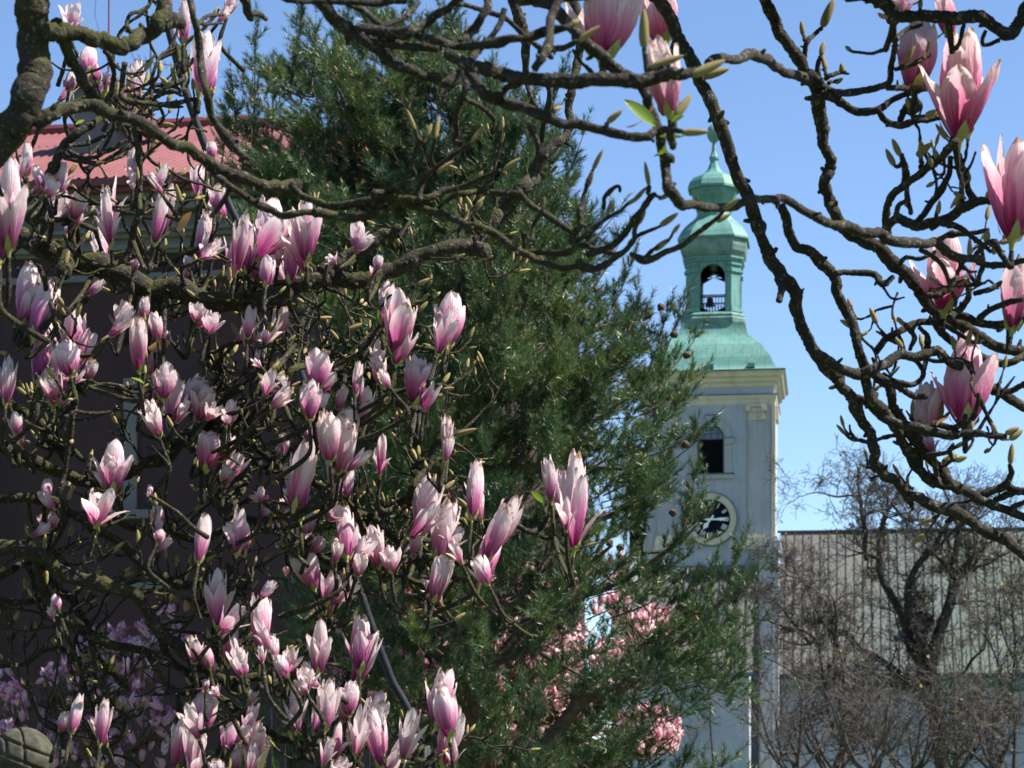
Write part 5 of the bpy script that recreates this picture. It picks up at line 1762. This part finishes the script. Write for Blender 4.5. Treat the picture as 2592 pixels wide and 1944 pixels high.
m.build('trunk', M['bark2'], tr, smooth=True)
# ------------------------------------------------------------------ pine
def unit(a):
    return a / (np.linalg.norm(a, axis=-1, keepdims=True) + 1e-9)


def needles(mb, o, ax, ln, rng, n=42, nl=.055, wid=.0021, mi=0):
    """o, ax: (S,3) shoot starts and unit axes; ln: (S,) lengths -> one thin triangle per needle"""
    Sn = len(o)
    t = rng.uniform(.05, 1.0, (Sn, n))
    rv = unit(rng.normal(0, 1, (Sn, n, 3)))
    perp = unit(rv - (rv * ax[:, None]).sum(-1, keepdims=True) * ax[:, None])
    phi = np.radians(rng.uniform(22, 74, (Sn, n)))[..., None] * (1.1 - .5 * t[..., None])
    d = ax[:, None] * np.cos(phi) + perp * np.sin(phi)
    b = o[:, None] + ax[:, None] * (ln[:, None] * t)[..., None]
    L = (nl * rng.uniform(.7, 1.15, (Sn, n)))[..., None]
    side = unit(np.cross(d, unit(rng.normal(0, 1, (Sn, n, 3))))) * wid
    mid = b + d * L
    v = np.stack([b - side, b + side, mid], 2).reshape(-1, 3)
    f = np.arange(len(v)).reshape(-1, 3)
    mb.add(v, f, None, mi)


def inpoly(x, y, poly):
    x, y = np.asarray(x, float), np.asarray(y, float)
    c = np.zeros(x.shape, bool)
    j = len(poly) - 1
    for i in range(len(poly)):
        (x1, y1), (x2, y2) = poly[i], poly[j]
        c ^= ((y1 > y) != (y2 > y)) & (x < (x2 - x1) * (y - y1) / (y2 - y1 + 1e-9) + x1)
        j = i
    return c


rng = np.random.default_rng(31)
PY = 13.0
pine = thing('pine_tree', 'tall bushy dark green pine standing between the magnolia and the church tower', 'tree', tuple(P(1180, 2003, PY + .2) * np.array((1, 1, 0))))
POLY = [(560, 300), (600, 190), (640, 250), (655, 110), (720, 190), (760, 60), (830, 90), (900, 30), (1000, 60), (1100, 50), (1160, 20), (1200, 150), (1290, 200), (1370, 260), (1430, 400), (1470, 540),
        (1520, 600), (1545, 690), (1500, 740), (1580, 760), (1620, 850), (1660, 900), (1700, 880), (1690, 980), (1720, 1000), (1680, 1060), (1715, 1120), (1670, 1180), (1690, 1260), (1670, 1330), (1660, 1400), (1700, 1450), (1720, 1520),
        (1830, 1480), (1880, 1500), (1890, 1700), (1830, 1790), (1700, 1820), (1650, 1990), (560, 1990), (700, 1500), (780, 1100), (800, 800), (640, 640), (600, 470)]
HOLES = [(770, 290, 20, 18), (735, 250, 22, 18), (1475, 838, 30, 12), (1457, 885, 20, 12), (1560, 1170, 38, 26), (1545, 1250, 26, 36), (1575, 1370, 38, 22),
         (1575, 1545, 55, 45), (1560, 960, 26, 22), (1600, 1075, 40, 22), (1680, 1400, 30, 30), (660, 345, 25, 20), (1290, 320, 24, 16), (1320, 400, 18, 14)]
so, sa, sl_ = [], [], []
tips = []
bw = MB()


def spray(base, tip, nsh, rad, up=.75, thick=.0045):
    """a bough from base to tip carrying upright shoots"""
    base, tip = np.asarray(base), np.asarray(tip)
    ax = tip - base
    L = np.linalg.norm(ax)
    axu = ax / L
    m_ = (base + tip) / 2 - np.array((0, 0, .06 * L))
    tube(bw, [base, m_, tip], [thick, thick * .7, thick * .3], 5, .1, sub=3, rng=rng)
    for i in range(nsh):
        t = rng.uniform(.12, 1.0)
        p = base * (1 - t) ** 2 + 2 * m_ * t * (1 - t) + tip * t * t if False else (base + ax * t - np.array((0, 0, .06 * L * 4 * t * (1 - t) * .5)))
        d = axu * rng.uniform(.2, .9) + rng.normal(0, .55, 3) + np.array((0, 0, up))
        d /= np.linalg.norm(d)
        l = rng.uniform(.06, .12) * (1.15 - .3 * t)
        off = rng.uniform(0, rad) * rng.random()
        q = p + d * off
        if off > .05:
            tube(bw, [p, (p + q) / 2 + rng.normal(0, .008, 3), q], [.003, .0026, .002], 4, .1, rng=rng)
        so.append(q)
        sa.append(d)
        sl_.append(l)
    d = axu + (0, 0, .3)
    so.append(tip)
    sa.append(d / np.linalg.norm(d))
    sl_.append(.13)


def axis_at(z):
    """pine trunk centre line"""
    return np.array((P(1195, 0, PY)[0] - .012 * (z - 4), PY + .35, z))


npl = 0
while npl < 1380:
    x, y = rng.uniform(540, 1900), rng.uniform(20, 1985)
    if not inpoly(x, y, POLY):
        continue
    if any(((x - a) / c) ** 2 + ((y - b_) / d) ** 2 < 1.5 for a, b_, c, d in HOLES):
        continue
    keep = 1.0
    if y > 1300:
        keep = .50
    if x > 1500:
        keep *= .95
    if x > 1690 and 1080 < y < 1400:
        continue
    if y < 330 and x < 800:
        keep *= .75
    if rng.random() > keep:
        continue
    half = 1.35 if y > 500 else .8
    Y = PY + rng.uniform(-half, half) * (1 if x < 1450 else .6)
    tip = P(x, y, Y)
    a = axis_at(max(.8, tip[2] - rng.uniform(.15, .6)))
    v = a - tip
    L = min(np.linalg.norm(v) * .8, rng.uniform(.18, .40))
    base = tip + v / np.linalg.norm(v) * L + np.array((0, 0, -.04))
    # keep boughs out of the sky holes: pull toward the tip when they would cross one
    spray(base, tip, int(rng.integers(12, 18)), .10, .9 if x < 1500 else .7)
    npl += 1
EXPL = [(980, 430, 860, 330, -.3), (1000, 470, 900, 380, -.3), (960, 460, 840, 390, -.2), (1010, 420, 930, 340, -.3), (900, 470, 820, 400, .1), (760, 460, 660, 380, .1),
        (640, 380, 648, 70, .02), (600, 330, 585, 185, .02), (690, 330, 692, 190, -.1), (735, 250, 765, 25, .1), (790, 220, 800, 35, -.1), (850, 180, 885, 5, .2), (560, 420, 580, 250, .0), (940, 120, 950, 10, -.1), (1090, 160, 1165, 5, .1), (1050, 130, 1040, 15, .2),
        (1370, 330, 1425, 190, .1), (1420, 480, 1480, 330, -.1), (1460, 640, 1560, 540, .0), (1540, 800, 1600, 660, .1), (1500, 730, 1575, 600, .1), (1590, 920, 1612, 745, .0), (1600, 900, 1640, 790, .1), (1640, 940, 1690, 790, 0), (1650, 950, 1735, 765, .1), (1640, 990, 1765, 850, 0), (1620, 1050, 1768, 945, .05),
        (1630, 1110, 1757, 988, 0), (1600, 1170, 1780, 1079, 0), (1600, 1220, 1775, 1108, .1), (1560, 1290, 1706, 1203, 0), (1720, 1380, 1764, 1185, .02), (1720, 1370, 1772, 1240, .05), (1690, 1400, 1785, 1305, 0), (1640, 1400, 1775, 1373, .1), (1590, 1480, 1760, 1395, 0), (1560, 1560, 1724, 1474, 0),
        (1830, 1510, 1885, 1370, 0), (1780, 1540, 1812, 1430, .05), (1800, 1560, 1909, 1463, 0), (1780, 1600, 1923, 1575, 0), (1800, 1680, 1909, 1662, 0), (1760, 1720, 1894, 1771, .1), (1740, 1700, 1850, 1805, 0), (1680, 1720, 1764, 1805, 0), (1600, 1760, 1706, 1830, 0), (1700, 1990, 1742, 1912, 0), (1730, 1995, 1851, 1923, 0), (1800, 2020, 1900, 1960, .1), (1700, 1560, 1775, 1470, 0), (1850, 1560, 1880, 1480, .1)]
for x0, y0, x1, y1, dy in EXPL:
    n_ = int(8 + math.hypot(x1 - x0, y1 - y0) / 16)
    spray(P(x0, y0, PY + dy), P(x1, y1, PY + dy + rng.uniform(-.1, .1)), n_, .05, 1.0, .007)
so, sa, sl_ = np.array(so), np.array(sa), np.array(sl_)
mb = MB()
needles(mb, so, sa, sl_, rng, n=52, nl=.046, wid=.0019)
# pale orange shoot tips
sel = rng.random(len(so)) < .16
o2 = so[sel] + sa[sel] * sl_[sel][:, None]
a2 = sa[sel]
s1 = unit(np.cross(a2, (.2, .5, .8)))
s2 = np.cross(a2, s1)
w = .0055
v = np.stack([o2 + s1 * w, o2 - s1 * w * .5 + s2 * w * .87, o2 - s1 * w * .5 - s2 * w * .87, o2 + a2 * .028], 1).reshape(-1, 3)
i4 = np.arange(len(o2))[:, None] * 4
f = np.concatenate([i4 + np.array([[0, 1, 3]]), i4 + np.array([[1, 2, 3]]), i4 + np.array([[2, 0, 3]])])
mb.add(v, f, None, 1)
mb.build('crown', [M['needle'], M['shoot_tip']], pine)
bw.build('twigs', M['bough_bark'], pine, smooth=True, kind='stuff')
m = MB()
zs = np.linspace(0, 5.4, 22)
tube(m, [axis_at(z) + rng.normal(0, .012, 3) * (1, 1, 0) for z in zs], [.14 * (1 - z / 5.7) ** .8 + .012 for z in zs], 14, .04, sub=3, rng=rng)
m.build('trunk', M['pine_bark'], pine, smooth=True)
LIMBS = [[(1230, 1980), (1380, 1880), (1480, 1768), (1560, 1747), (1650, 1682), (1720, 1625), (1790, 1560), (1850, 1500)], [(1220, 1720), (1330, 1590), (1450, 1520), (1560, 1475), (1650, 1420), (1715, 1370), (1755, 1300)],
         [(1200, 1600), (1300, 1530), (1400, 1490), (1500, 1420), (1550, 1380)], [(1200, 1180), (1400, 1190), (1500, 1185), (1600, 1188)], [(1190, 1080), (1330, 1100), (1450, 1130), (1620, 1130)], [(1200, 1400), (1400, 1340), (1560, 1300), (1600, 1260)],
         [(1190, 900), (1380, 860), (1520, 830), (1620, 800)], [(1195, 1700), (1350, 1640), (1380, 1660), (1480, 1715)], [(1190, 760), (1300, 640), (1400, 560)], [(1190, 620), (1320, 520), (1410, 420)], [(1190, 520), (1000, 420), (900, 330), (850, 200)],
         [(1190, 600), (940, 520), (760, 430), (660, 330)], [(1190, 430), (1050, 300), (1020, 150)], [(1190, 860), (1000, 760), (860, 720)], [(1190, 1000), (980, 930), (800, 880)], [(1190, 1300), (980, 1240), (820, 1200)], [(1190, 1800), (980, 1700), (820, 1680)]]
for q in LIMBS:
    n_ = len(q)
    dy = rng.uniform(-.3, .3)
    pts = [P(x, y, PY + .35 * (1 - i / (n_ - 1)) + dy * i / (n_ - 1)) for i, (x, y) in enumerate(q)]
    big = 1.35 if q[0] == (1230, 1980) else .9
    m = MB()
    tube(m, pts, np.linspace(.036, .009, n_) * big, 9, .06, sub=6, rng=rng)
    m.build('branch', M['bough_bark'], pine, smooth=True)
CONES = [(1675, 780), (1715, 845), (1640, 800), (1593, 830), (1562, 876), (1515, 782), (1562, 878), (1497, 728), (1730, 898), (1551, 1376), (1562, 1386), (1640, 880), (1605, 985), (1480, 1050), (1238, 1046), (1700, 1300), (1745, 1122), (1350, 870), (1290, 900)]
cm = MB()
pr = [(.1, 0), (.62, .08), (.95, .28), (1, .45), (.85, .65), (.55, .85), (.15, 1)]
n = 9
v, f = [], []
for i, (r, z) in enumerate(pr):
    for j in range(n):
        a = (j + .5 * (i % 2)) / n * 2 * math.pi
        rr = r * .42 * (1 + .16 * (-1) ** (i + j))
        v.append((rr * math.cos(a), rr * math.sin(a), z))
for i in range(len(pr) - 1):
    for j in range(n):
        f.append((i * n + j, i * n + (j + 1) % n, (i + 1) * n + (j + 1) % n, (i + 1) * n + j))
cm.add(v, f)
CONE_ME = mesh_of(cm, 'cone', M['cone'])
for x, y in CONES:
    dirn = rng.normal(0, .6, 3) + (0, -.4, .3)
    put('cone', CONE_ME, pine, P(x, y, PY - .12), frame_z(dirn, 0), (.05, .05, .05))


# ------------------------------------------------------------------ blossoming magnolias further back
def blossom_mb(seed):
    r = np.random.default_rng(seed)
    mb = MB()
    for i in range(7):
        ph = i * .9 + r.uniform(-.2, .2)
        th0, th1 = r.uniform(.35, .7), r.uniform(-.45, .35)
        L, W = r.uniform(.8, 1.05), r.uniform(.22, .3)
        v = []
        rad_, z = .05, 0
        for k_ in range(4):
            t = k_ / 3
            th = th0 + (th1 - th0) * t
            wd = W * (.45, 1, 1, .25)[k_]
            for s in (-1, 0, 1):
                x = rad_ - (.10 * abs(s))
                v.append((x * math.cos(ph) - s * wd * math.sin(ph), x * math.sin(ph) + s * wd * math.cos(ph), z))
            rad_ += math.sin(th) * L / 3
            z += math.cos(th) * L / 3
        f = [(a * 3 + b_, a * 3 + b_ + 1, a * 3 + b_ + 4, a * 3 + b_ + 3) for a in range(3) for b_ in range(2)]
        mb.add(v, f)
    return mb


BL = [blossom_mb(s) for s in range(5)]


def far_magnolia(label, Y0, dens, n, size, matn, barkm, seed, ydepth, stems):
    """dens: list of (cx, cy, rx, ry, weight) in photo pixels"""
    r = np.random.default_rng(seed)
    root = thing('magnolia_tree', label, 'tree', tuple(P(stems[0][0][0], 2003, Y0) * np.array((1, 1, 0))))
    wd = np.array([d[4] * d[2] * d[3] for d in dens], float)
    wd /= wd.sum()
    pts = []
    for _ in range(n):
        cx, cy, rx, ry, _w = dens[r.choice(len(dens), p=wd)]
        a, q = r.uniform(0, 6.28), math.sqrt(r.random())
        pts.append((cx + rx * q * math.cos(a), cy + ry * q * math.sin(a), Y0 + r.uniform(-ydepth, ydepth)))
    m = MB()
    nodes = []
    for st in stems:
        c = [P(x, y, Y0 + r.uniform(-.2, .2)) for x, y in st]
        if st[0][1] > 1990:
            c[0][2] = 0
        rr = np.linspace(.05, .012, len(c))
        cc = tube(m, c, rr, 8, .08, sub=6, rng=r)
        nodes += list(cc)
    m.build('trunk', barkm, root, smooth=True)
    nodes = np.array(nodes)
    tw_, rest = MB(), MB()
    mes = [mesh_of(b_, 'flower', M[matn]) for b_ in BL]
    for i, (x, y, Y) in enumerate(pts):
        p = P(x, y, Y)
        s = nodes[np.argmin(np.linalg.norm(nodes - p, axis=1) + r.uniform(0, .25, len(nodes)))]
        mid = (p + s) / 2 + r.normal(0, .04, 3) - (0, 0, .06)
        tube(tw_, [s, mid, p], [.009, .006, .003], 5, .1, sub=4, rng=r)
        d = r.normal(0, .45, 3) + (0, 0, 1)
        sc = size * r.uniform(.65, 1.2)
        k_ = int(r.integers(5))
        if i < 100:
            put('flower', mes[k_], root, p, frame_z(d, r.uniform(0, 6)), (sc * .8, sc * .8, sc))
        else:
            merge(BL[k_], rest, p, frame_z(d, r.uniform(0, 6)), (sc * .8, sc * .8, sc))
    rest.build('flowers', M[matn], root, smooth=True, kind='stuff')
    tw_.build('twigs', barkm, root, smooth=True, kind='stuff')


far_magnolia('pink flowering magnolia seen through gaps in the pine beside the church', 14.9,
             [(1660, 1585, 66, 40, 3.5), (1770, 1632, 16, 16, 5), (1430, 1490, 40, 34, 3), (1300, 1440, 70, 40, 2.5), (1220, 1490, 40, 60, 2), (1640, 1850, 80, 60, 3), (1680, 1880, 50, 40, 2), (1545, 1540, 50, 24, 3), (1060, 1050, 60, 160, 1.4), (1190, 980, 40, 60, 1.6),
              (1100, 1300, 160, 250, 1.0), (1000, 1620, 220, 240, 1.3), (1250, 1680, 200, 160, 1.6), (1420, 1700, 120, 120, 1.6), (1560, 1700, 80, 80, 1), (1320, 1850, 200, 90, 1.1), (1150, 1500, 150, 120, .9), (1540, 1450, 60, 40, 1.6), (800, 1350, 120, 150, .6), (1340, 1780, 60, 40, 2)], 2200, .072, 'blossom_pink', M['bough_bark'], 5, 1.1,
             [[(930, 2003), (925, 1700), (918, 1400), (925, 1150), (950, 1000)], [(1500, 2003), (1480, 1880), (1560, 1760), (1640, 1640), (1665, 1590)], [(930, 1760), (1060, 1600), (1150, 1400), (1180, 1100)], [(1480, 1880), (1360, 1720), (1320, 1560), (1380, 1480)], [(1500, 1990), (1600, 1900), (1660, 1860)], [(925, 1500), (850, 1400), (800, 1280)], [(1480, 1900), (1260, 1760), (1200, 1600)]])
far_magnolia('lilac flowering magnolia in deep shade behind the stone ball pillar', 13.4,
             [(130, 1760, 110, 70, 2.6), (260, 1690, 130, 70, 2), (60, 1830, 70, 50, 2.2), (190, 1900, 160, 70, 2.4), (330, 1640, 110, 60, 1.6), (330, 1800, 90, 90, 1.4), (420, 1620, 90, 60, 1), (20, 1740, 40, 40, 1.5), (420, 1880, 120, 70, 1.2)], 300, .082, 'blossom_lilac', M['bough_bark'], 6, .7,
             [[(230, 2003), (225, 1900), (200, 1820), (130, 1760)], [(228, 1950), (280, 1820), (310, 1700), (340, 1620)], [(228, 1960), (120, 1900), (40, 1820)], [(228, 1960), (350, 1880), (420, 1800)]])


# ------------------------------------------------------------------ leafless trees in front of the church
def grow(mb, p, d, L, r, lev, rg, ends, droop=.0, kmin=3):
    n = 5 if lev > 1 else 4
    pts, rad = [p], [r]
    q = p.copy()
    kids = []
    for i in range(n):
        d = d + rg.normal(0, .20, 3) + np.array((0, 0, .05 - droop))
        d /= np.linalg.norm(d)
        q = q + d * L / n
        pts.append(q.copy())
        rad.append(r * (1 - .62 * (i + 1) / n))
        if lev > 0 and i >= 1:
            for _ in range(2 if lev > 1 else 1):
                if rg.random() < .72:
                    sd = d + rg.normal(0, .75, 3)
                    kids.append((q.copy(), sd / np.linalg.norm(sd), L * rg.uniform(.42, .68), max(rad[-1] * .62, .005)))
    tube(mb, pts, np.maximum(rad, .005), 3 if lev <= 1 else 6, .05, sub=None if lev <= 1 else 2, rng=rg)
    if lev == 0:
        ends.append((q.copy(), d.copy()))
    for a in kids:
        grow(mb, *a, lev - 1, rg, ends, droop)


def bare_tree(name, label, cat, Y, limbs, lev, seed, wood, twig, bud=True, group=None, tl=1.0, every=2, budp=.5, twr=.016):
    rg = np.random.default_rng(seed)
    x0 = limbs[0][0][0]
    root = thing(name, label, cat, tuple(P(x0, 2003, Y) * np.array((1, 1, 0))), group=group)
    tw_, ends = MB(), []
    for li, lb in enumerate(limbs):
        dy = rg.uniform(-1.6, 1.6) if li else 0
        n_ = len(lb)
        c = [P(x, y, Y + dy * i / max(1, n_ - 1)) for i, (x, y, w) in enumerate(lb)]
        rr = [.86 * w / F * Y for _, _, w in lb]
        m = MB()
        if lb[0][1] > 1940:
            c = [np.array((c[0][0], c[0][1], -.05))] + c
            rr = [rr[0] * 1.2] + rr
        cc = tube(m, c, rr, 10, .05, sub=6, rng=rg)
        m.build('trunk' if li == 0 else 'branch', wood, root, smooth=True)
        rs = np.interp(np.linspace(0, 1, len(cc)), np.linspace(0, 1, len(rr)), rr)
        for i in range(3, len(cc), every):
            if cc[i][2] < EYE + (HY - 1960) / F * Y:
                continue
            tdir = cc[min(i + 1, len(cc) - 1)] - cc[i - 1]
            d = unit(tdir) * .5 + rg.normal(0, .7, 3) + np.array((0, 0, .45))
            grow(tw_, cc[i], unit(d), rg.uniform(.8, 2.0) * tl, min(rs[i] * .5, twr * 2.2), lev, rg, ends)
        grow(tw_, cc[-1], unit(cc[-1] - cc[-3]), 1.7 * tl, rs[-1], lev, rg, ends)
    tw_.build('twigs', twig, root, kind='stuff')
    if bud and ends:
        bm_ = MB()
        for p, d in ends:
            if rg.random() > budp:
                continue
            s = rg.uniform(.02, .045) * Y / 55
            a = unit(rg.normal(0, 1, 3))
            b_ = unit(np.cross(a, rg.normal(0, 1, 3)))
            bm_.add([p - a * s, p + b_ * s * .6, p + a * s, p - b_ * s * .6 + d * s], [(0, 1, 2, 3)])
        bm_.build('buds', M['young_bud'], root, kind='stuff')


def Qp(s):
    return parse(s)


BARE = [
    'Q 1650,1850,62 1640,1650,62 1620,1500,60 1600,1300,64 1570,1100,66 1540,960,70',
    'Q 1540,980,50 1500,920,48 1430,840,44 1395,700,40 1345,560,36 1270,430,32 1210,310,28 1200,150,26 L 1205,1110,24 1230,1000,20',
    'Q 1570,930,50 1600,770,50 1645,640,46 1700,480,42 1722,330,38 1712,240,32 1740,100,26 L 1755,1080,22 1790,1000,14',
    'Q 1400,700,34 1400,500,34 1405,380,32 1460,250,28 1530,170,26 1600,80,22 1650,-20,18',
    'Q 1740,320,26 1800,240,22 1880,170,18 1935,115,14', 'Q 1745,300,18 1850,262,14 1960,230,12 2030,185,10', 'Q 1690,270,22 1620,190,18 1570,140,12', 'Q 1730,330,20 1800,300,18 1860,180,10',
    'Q 1200,200,18 1110,160,18 L 1110,1290,18 1100,1180,20 1105,1090,18 1080,1000,18 1070,880,16', 'L 1072,870,12 1000,840,10 900,850,8 780,820,6 700,830,4', 'L 1075,990,12 1150,960,10 1220,940,8 1300,960,6',
    'L 1215,1080,16 1240,1000,18 1255,990,16', 'Q 1600,1250,30 1520,1180,32 1350,1010,30 1200,900,28 1050,815,26 950,712,26 800,742,18 700,795,12',
    'Q 1560,1100,20 1400,1080,18 1200,1080,20 1070,1105,20 985,1150,14', 'Q 1620,1260,26 1700,1270,24 1800,1260,24 1900,1290,22', 'L 1700,1210,10 1600,1030,16 1400,1010,12 1300,920,10', 'L 1760,1110,16 1690,890,12 1650,800,10',
    'Q 1640,1040,14 1780,1000,12 1850,900,12 1930,830,8', 'Q 1730,510,12 1850,490,10 1950,500,8 2080,580,6', 'Q 1540,940,24 1480,760,26 1440,640,20', 'L 1560,1260,12 1750,1060,10 1790,1040,8 1900,1000,6']
bare_tree('bare_tree', 'gnarled dark pollarded tree in first leaf before the nave roof', 'tree', 55.0, [Qp(s) for s in BARE], 3, 41, M['bare_bark'], M['bare_twig'], True, None, .52, 3, .12, .011)
BARE2 = ['Q 945,1900,28 940,1659,28 940,1400,28 930,1200,24 955,1000,20 905,820,18 870,700,14', 'Q 940,1300,14 1010,1240,14 1080,1180,10 1100,1060,8', 'Q 940,1500,16 860,1350,14 830,1180,12 800,980,12 770,760,10 740,560,8', 'Q 930,1150,12 880,900,12 900,640,10 880,480,8', 'Q 955,1000,12 980,800,10 1000,600,8',
         'Q 940,1550,16 1060,1300,14 1100,1100,10', 'Q 720,800,14 600,650,10 480,500,8 390,470,5', 'Q 760,760,14 650,690,10 500,660,8 400,620,6', 'Q 930,1400,10 700,1180,10 620,1020,8 480,920,6', 'Q 720,400,8 640,340,6 560,310,6 480,240,4', 'Q 840,700,10 760,560,8 700,420,8 640,330,6']
bare_tree('bare_tree', 'slim leafless tree with upright shoots beside the tower buttress', 'tree', 52.0, [Qp(s) for s in BARE2], 3, 42, M['bare_bark'], M['bare_twig'], True, None, .42, 2, .12, .011)
SHR = [(2010, 'brown leafless shrub at the foot of the white buttress', 43), (2110, 'brown leafless shrub under the slim leafless tree', 44), (2200, 'brown twiggy shrub between the slim and the gnarled bare trees', 45), (2300, 'dense brown shrub round the gnarled tree trunk', 46), (2410, 'brown twiggy shrub right of the gnarled tree trunk', 47), (2520, 'brown leafless shrub before the blue nave wall at far right', 48)]
for x, lab, sd in SHR:
    rg = np.random.default_rng(sd)
    lb = []
    for i in range(9):
        ex = x + rg.uniform(-110, 110)
        ey = rg.uniform(1760, 1900)
        bx = x + rg.uniform(-20, 20)
        lb.append([(bx, 1998, 5), ((bx * .55 + ex * .45) + rg.uniform(-8, 8), 1920, 4.2), ((bx * .2 + ex * .8), (ey + 1920) / 2, 3.4), (ex, ey, 2)])
    bare_tree('shrub', lab, 'shrub', 48.0 + (sd % 3) * 1.2, lb, 2, sd, M['shrub_twig'], M['shrub_twig'], True, 'leafless shrubs below the church', .55, 4, .1, .009)
bare_tree('bare_tree', 'thin young leafless tree right of the gnarled tree with yellow buds', 'tree', 50.0,
          [Qp('Q 2150,1950,16 2140,1700,16 2150,1400,14 2130,1100,12 2150,800,10 2120,500,8'), Qp('Q 2145,1300,10 2050,1100,9 2020,900,8 1960,760,6'), Qp('Q 2145,1000,8 2220,800,8 2250,600,6'), Qp('Q 2150,1500,10 2000,1380,9 1900,1350,8 1800,1400,6'), Qp('Q 2135,900,8 2060,700,7 2040,500,5')], 3, 51, M['bare_bark'], M['bare_twig'], True, None, .5, 3, .5, .011)
bare_tree('bare_tree', 'pair of thin dark bare saplings between the pine and shrubs', 'tree', 46.0, [Qp('Q 40,1900,9 40,1659,9 20,1400,8 15,1250,5'), Qp('Q 20,1880,9 -60,1620,8 -110,1480,6')], 2, 52, M['bare_bark'], M['bare_twig'], True, None, .35, 3, .2, .012)
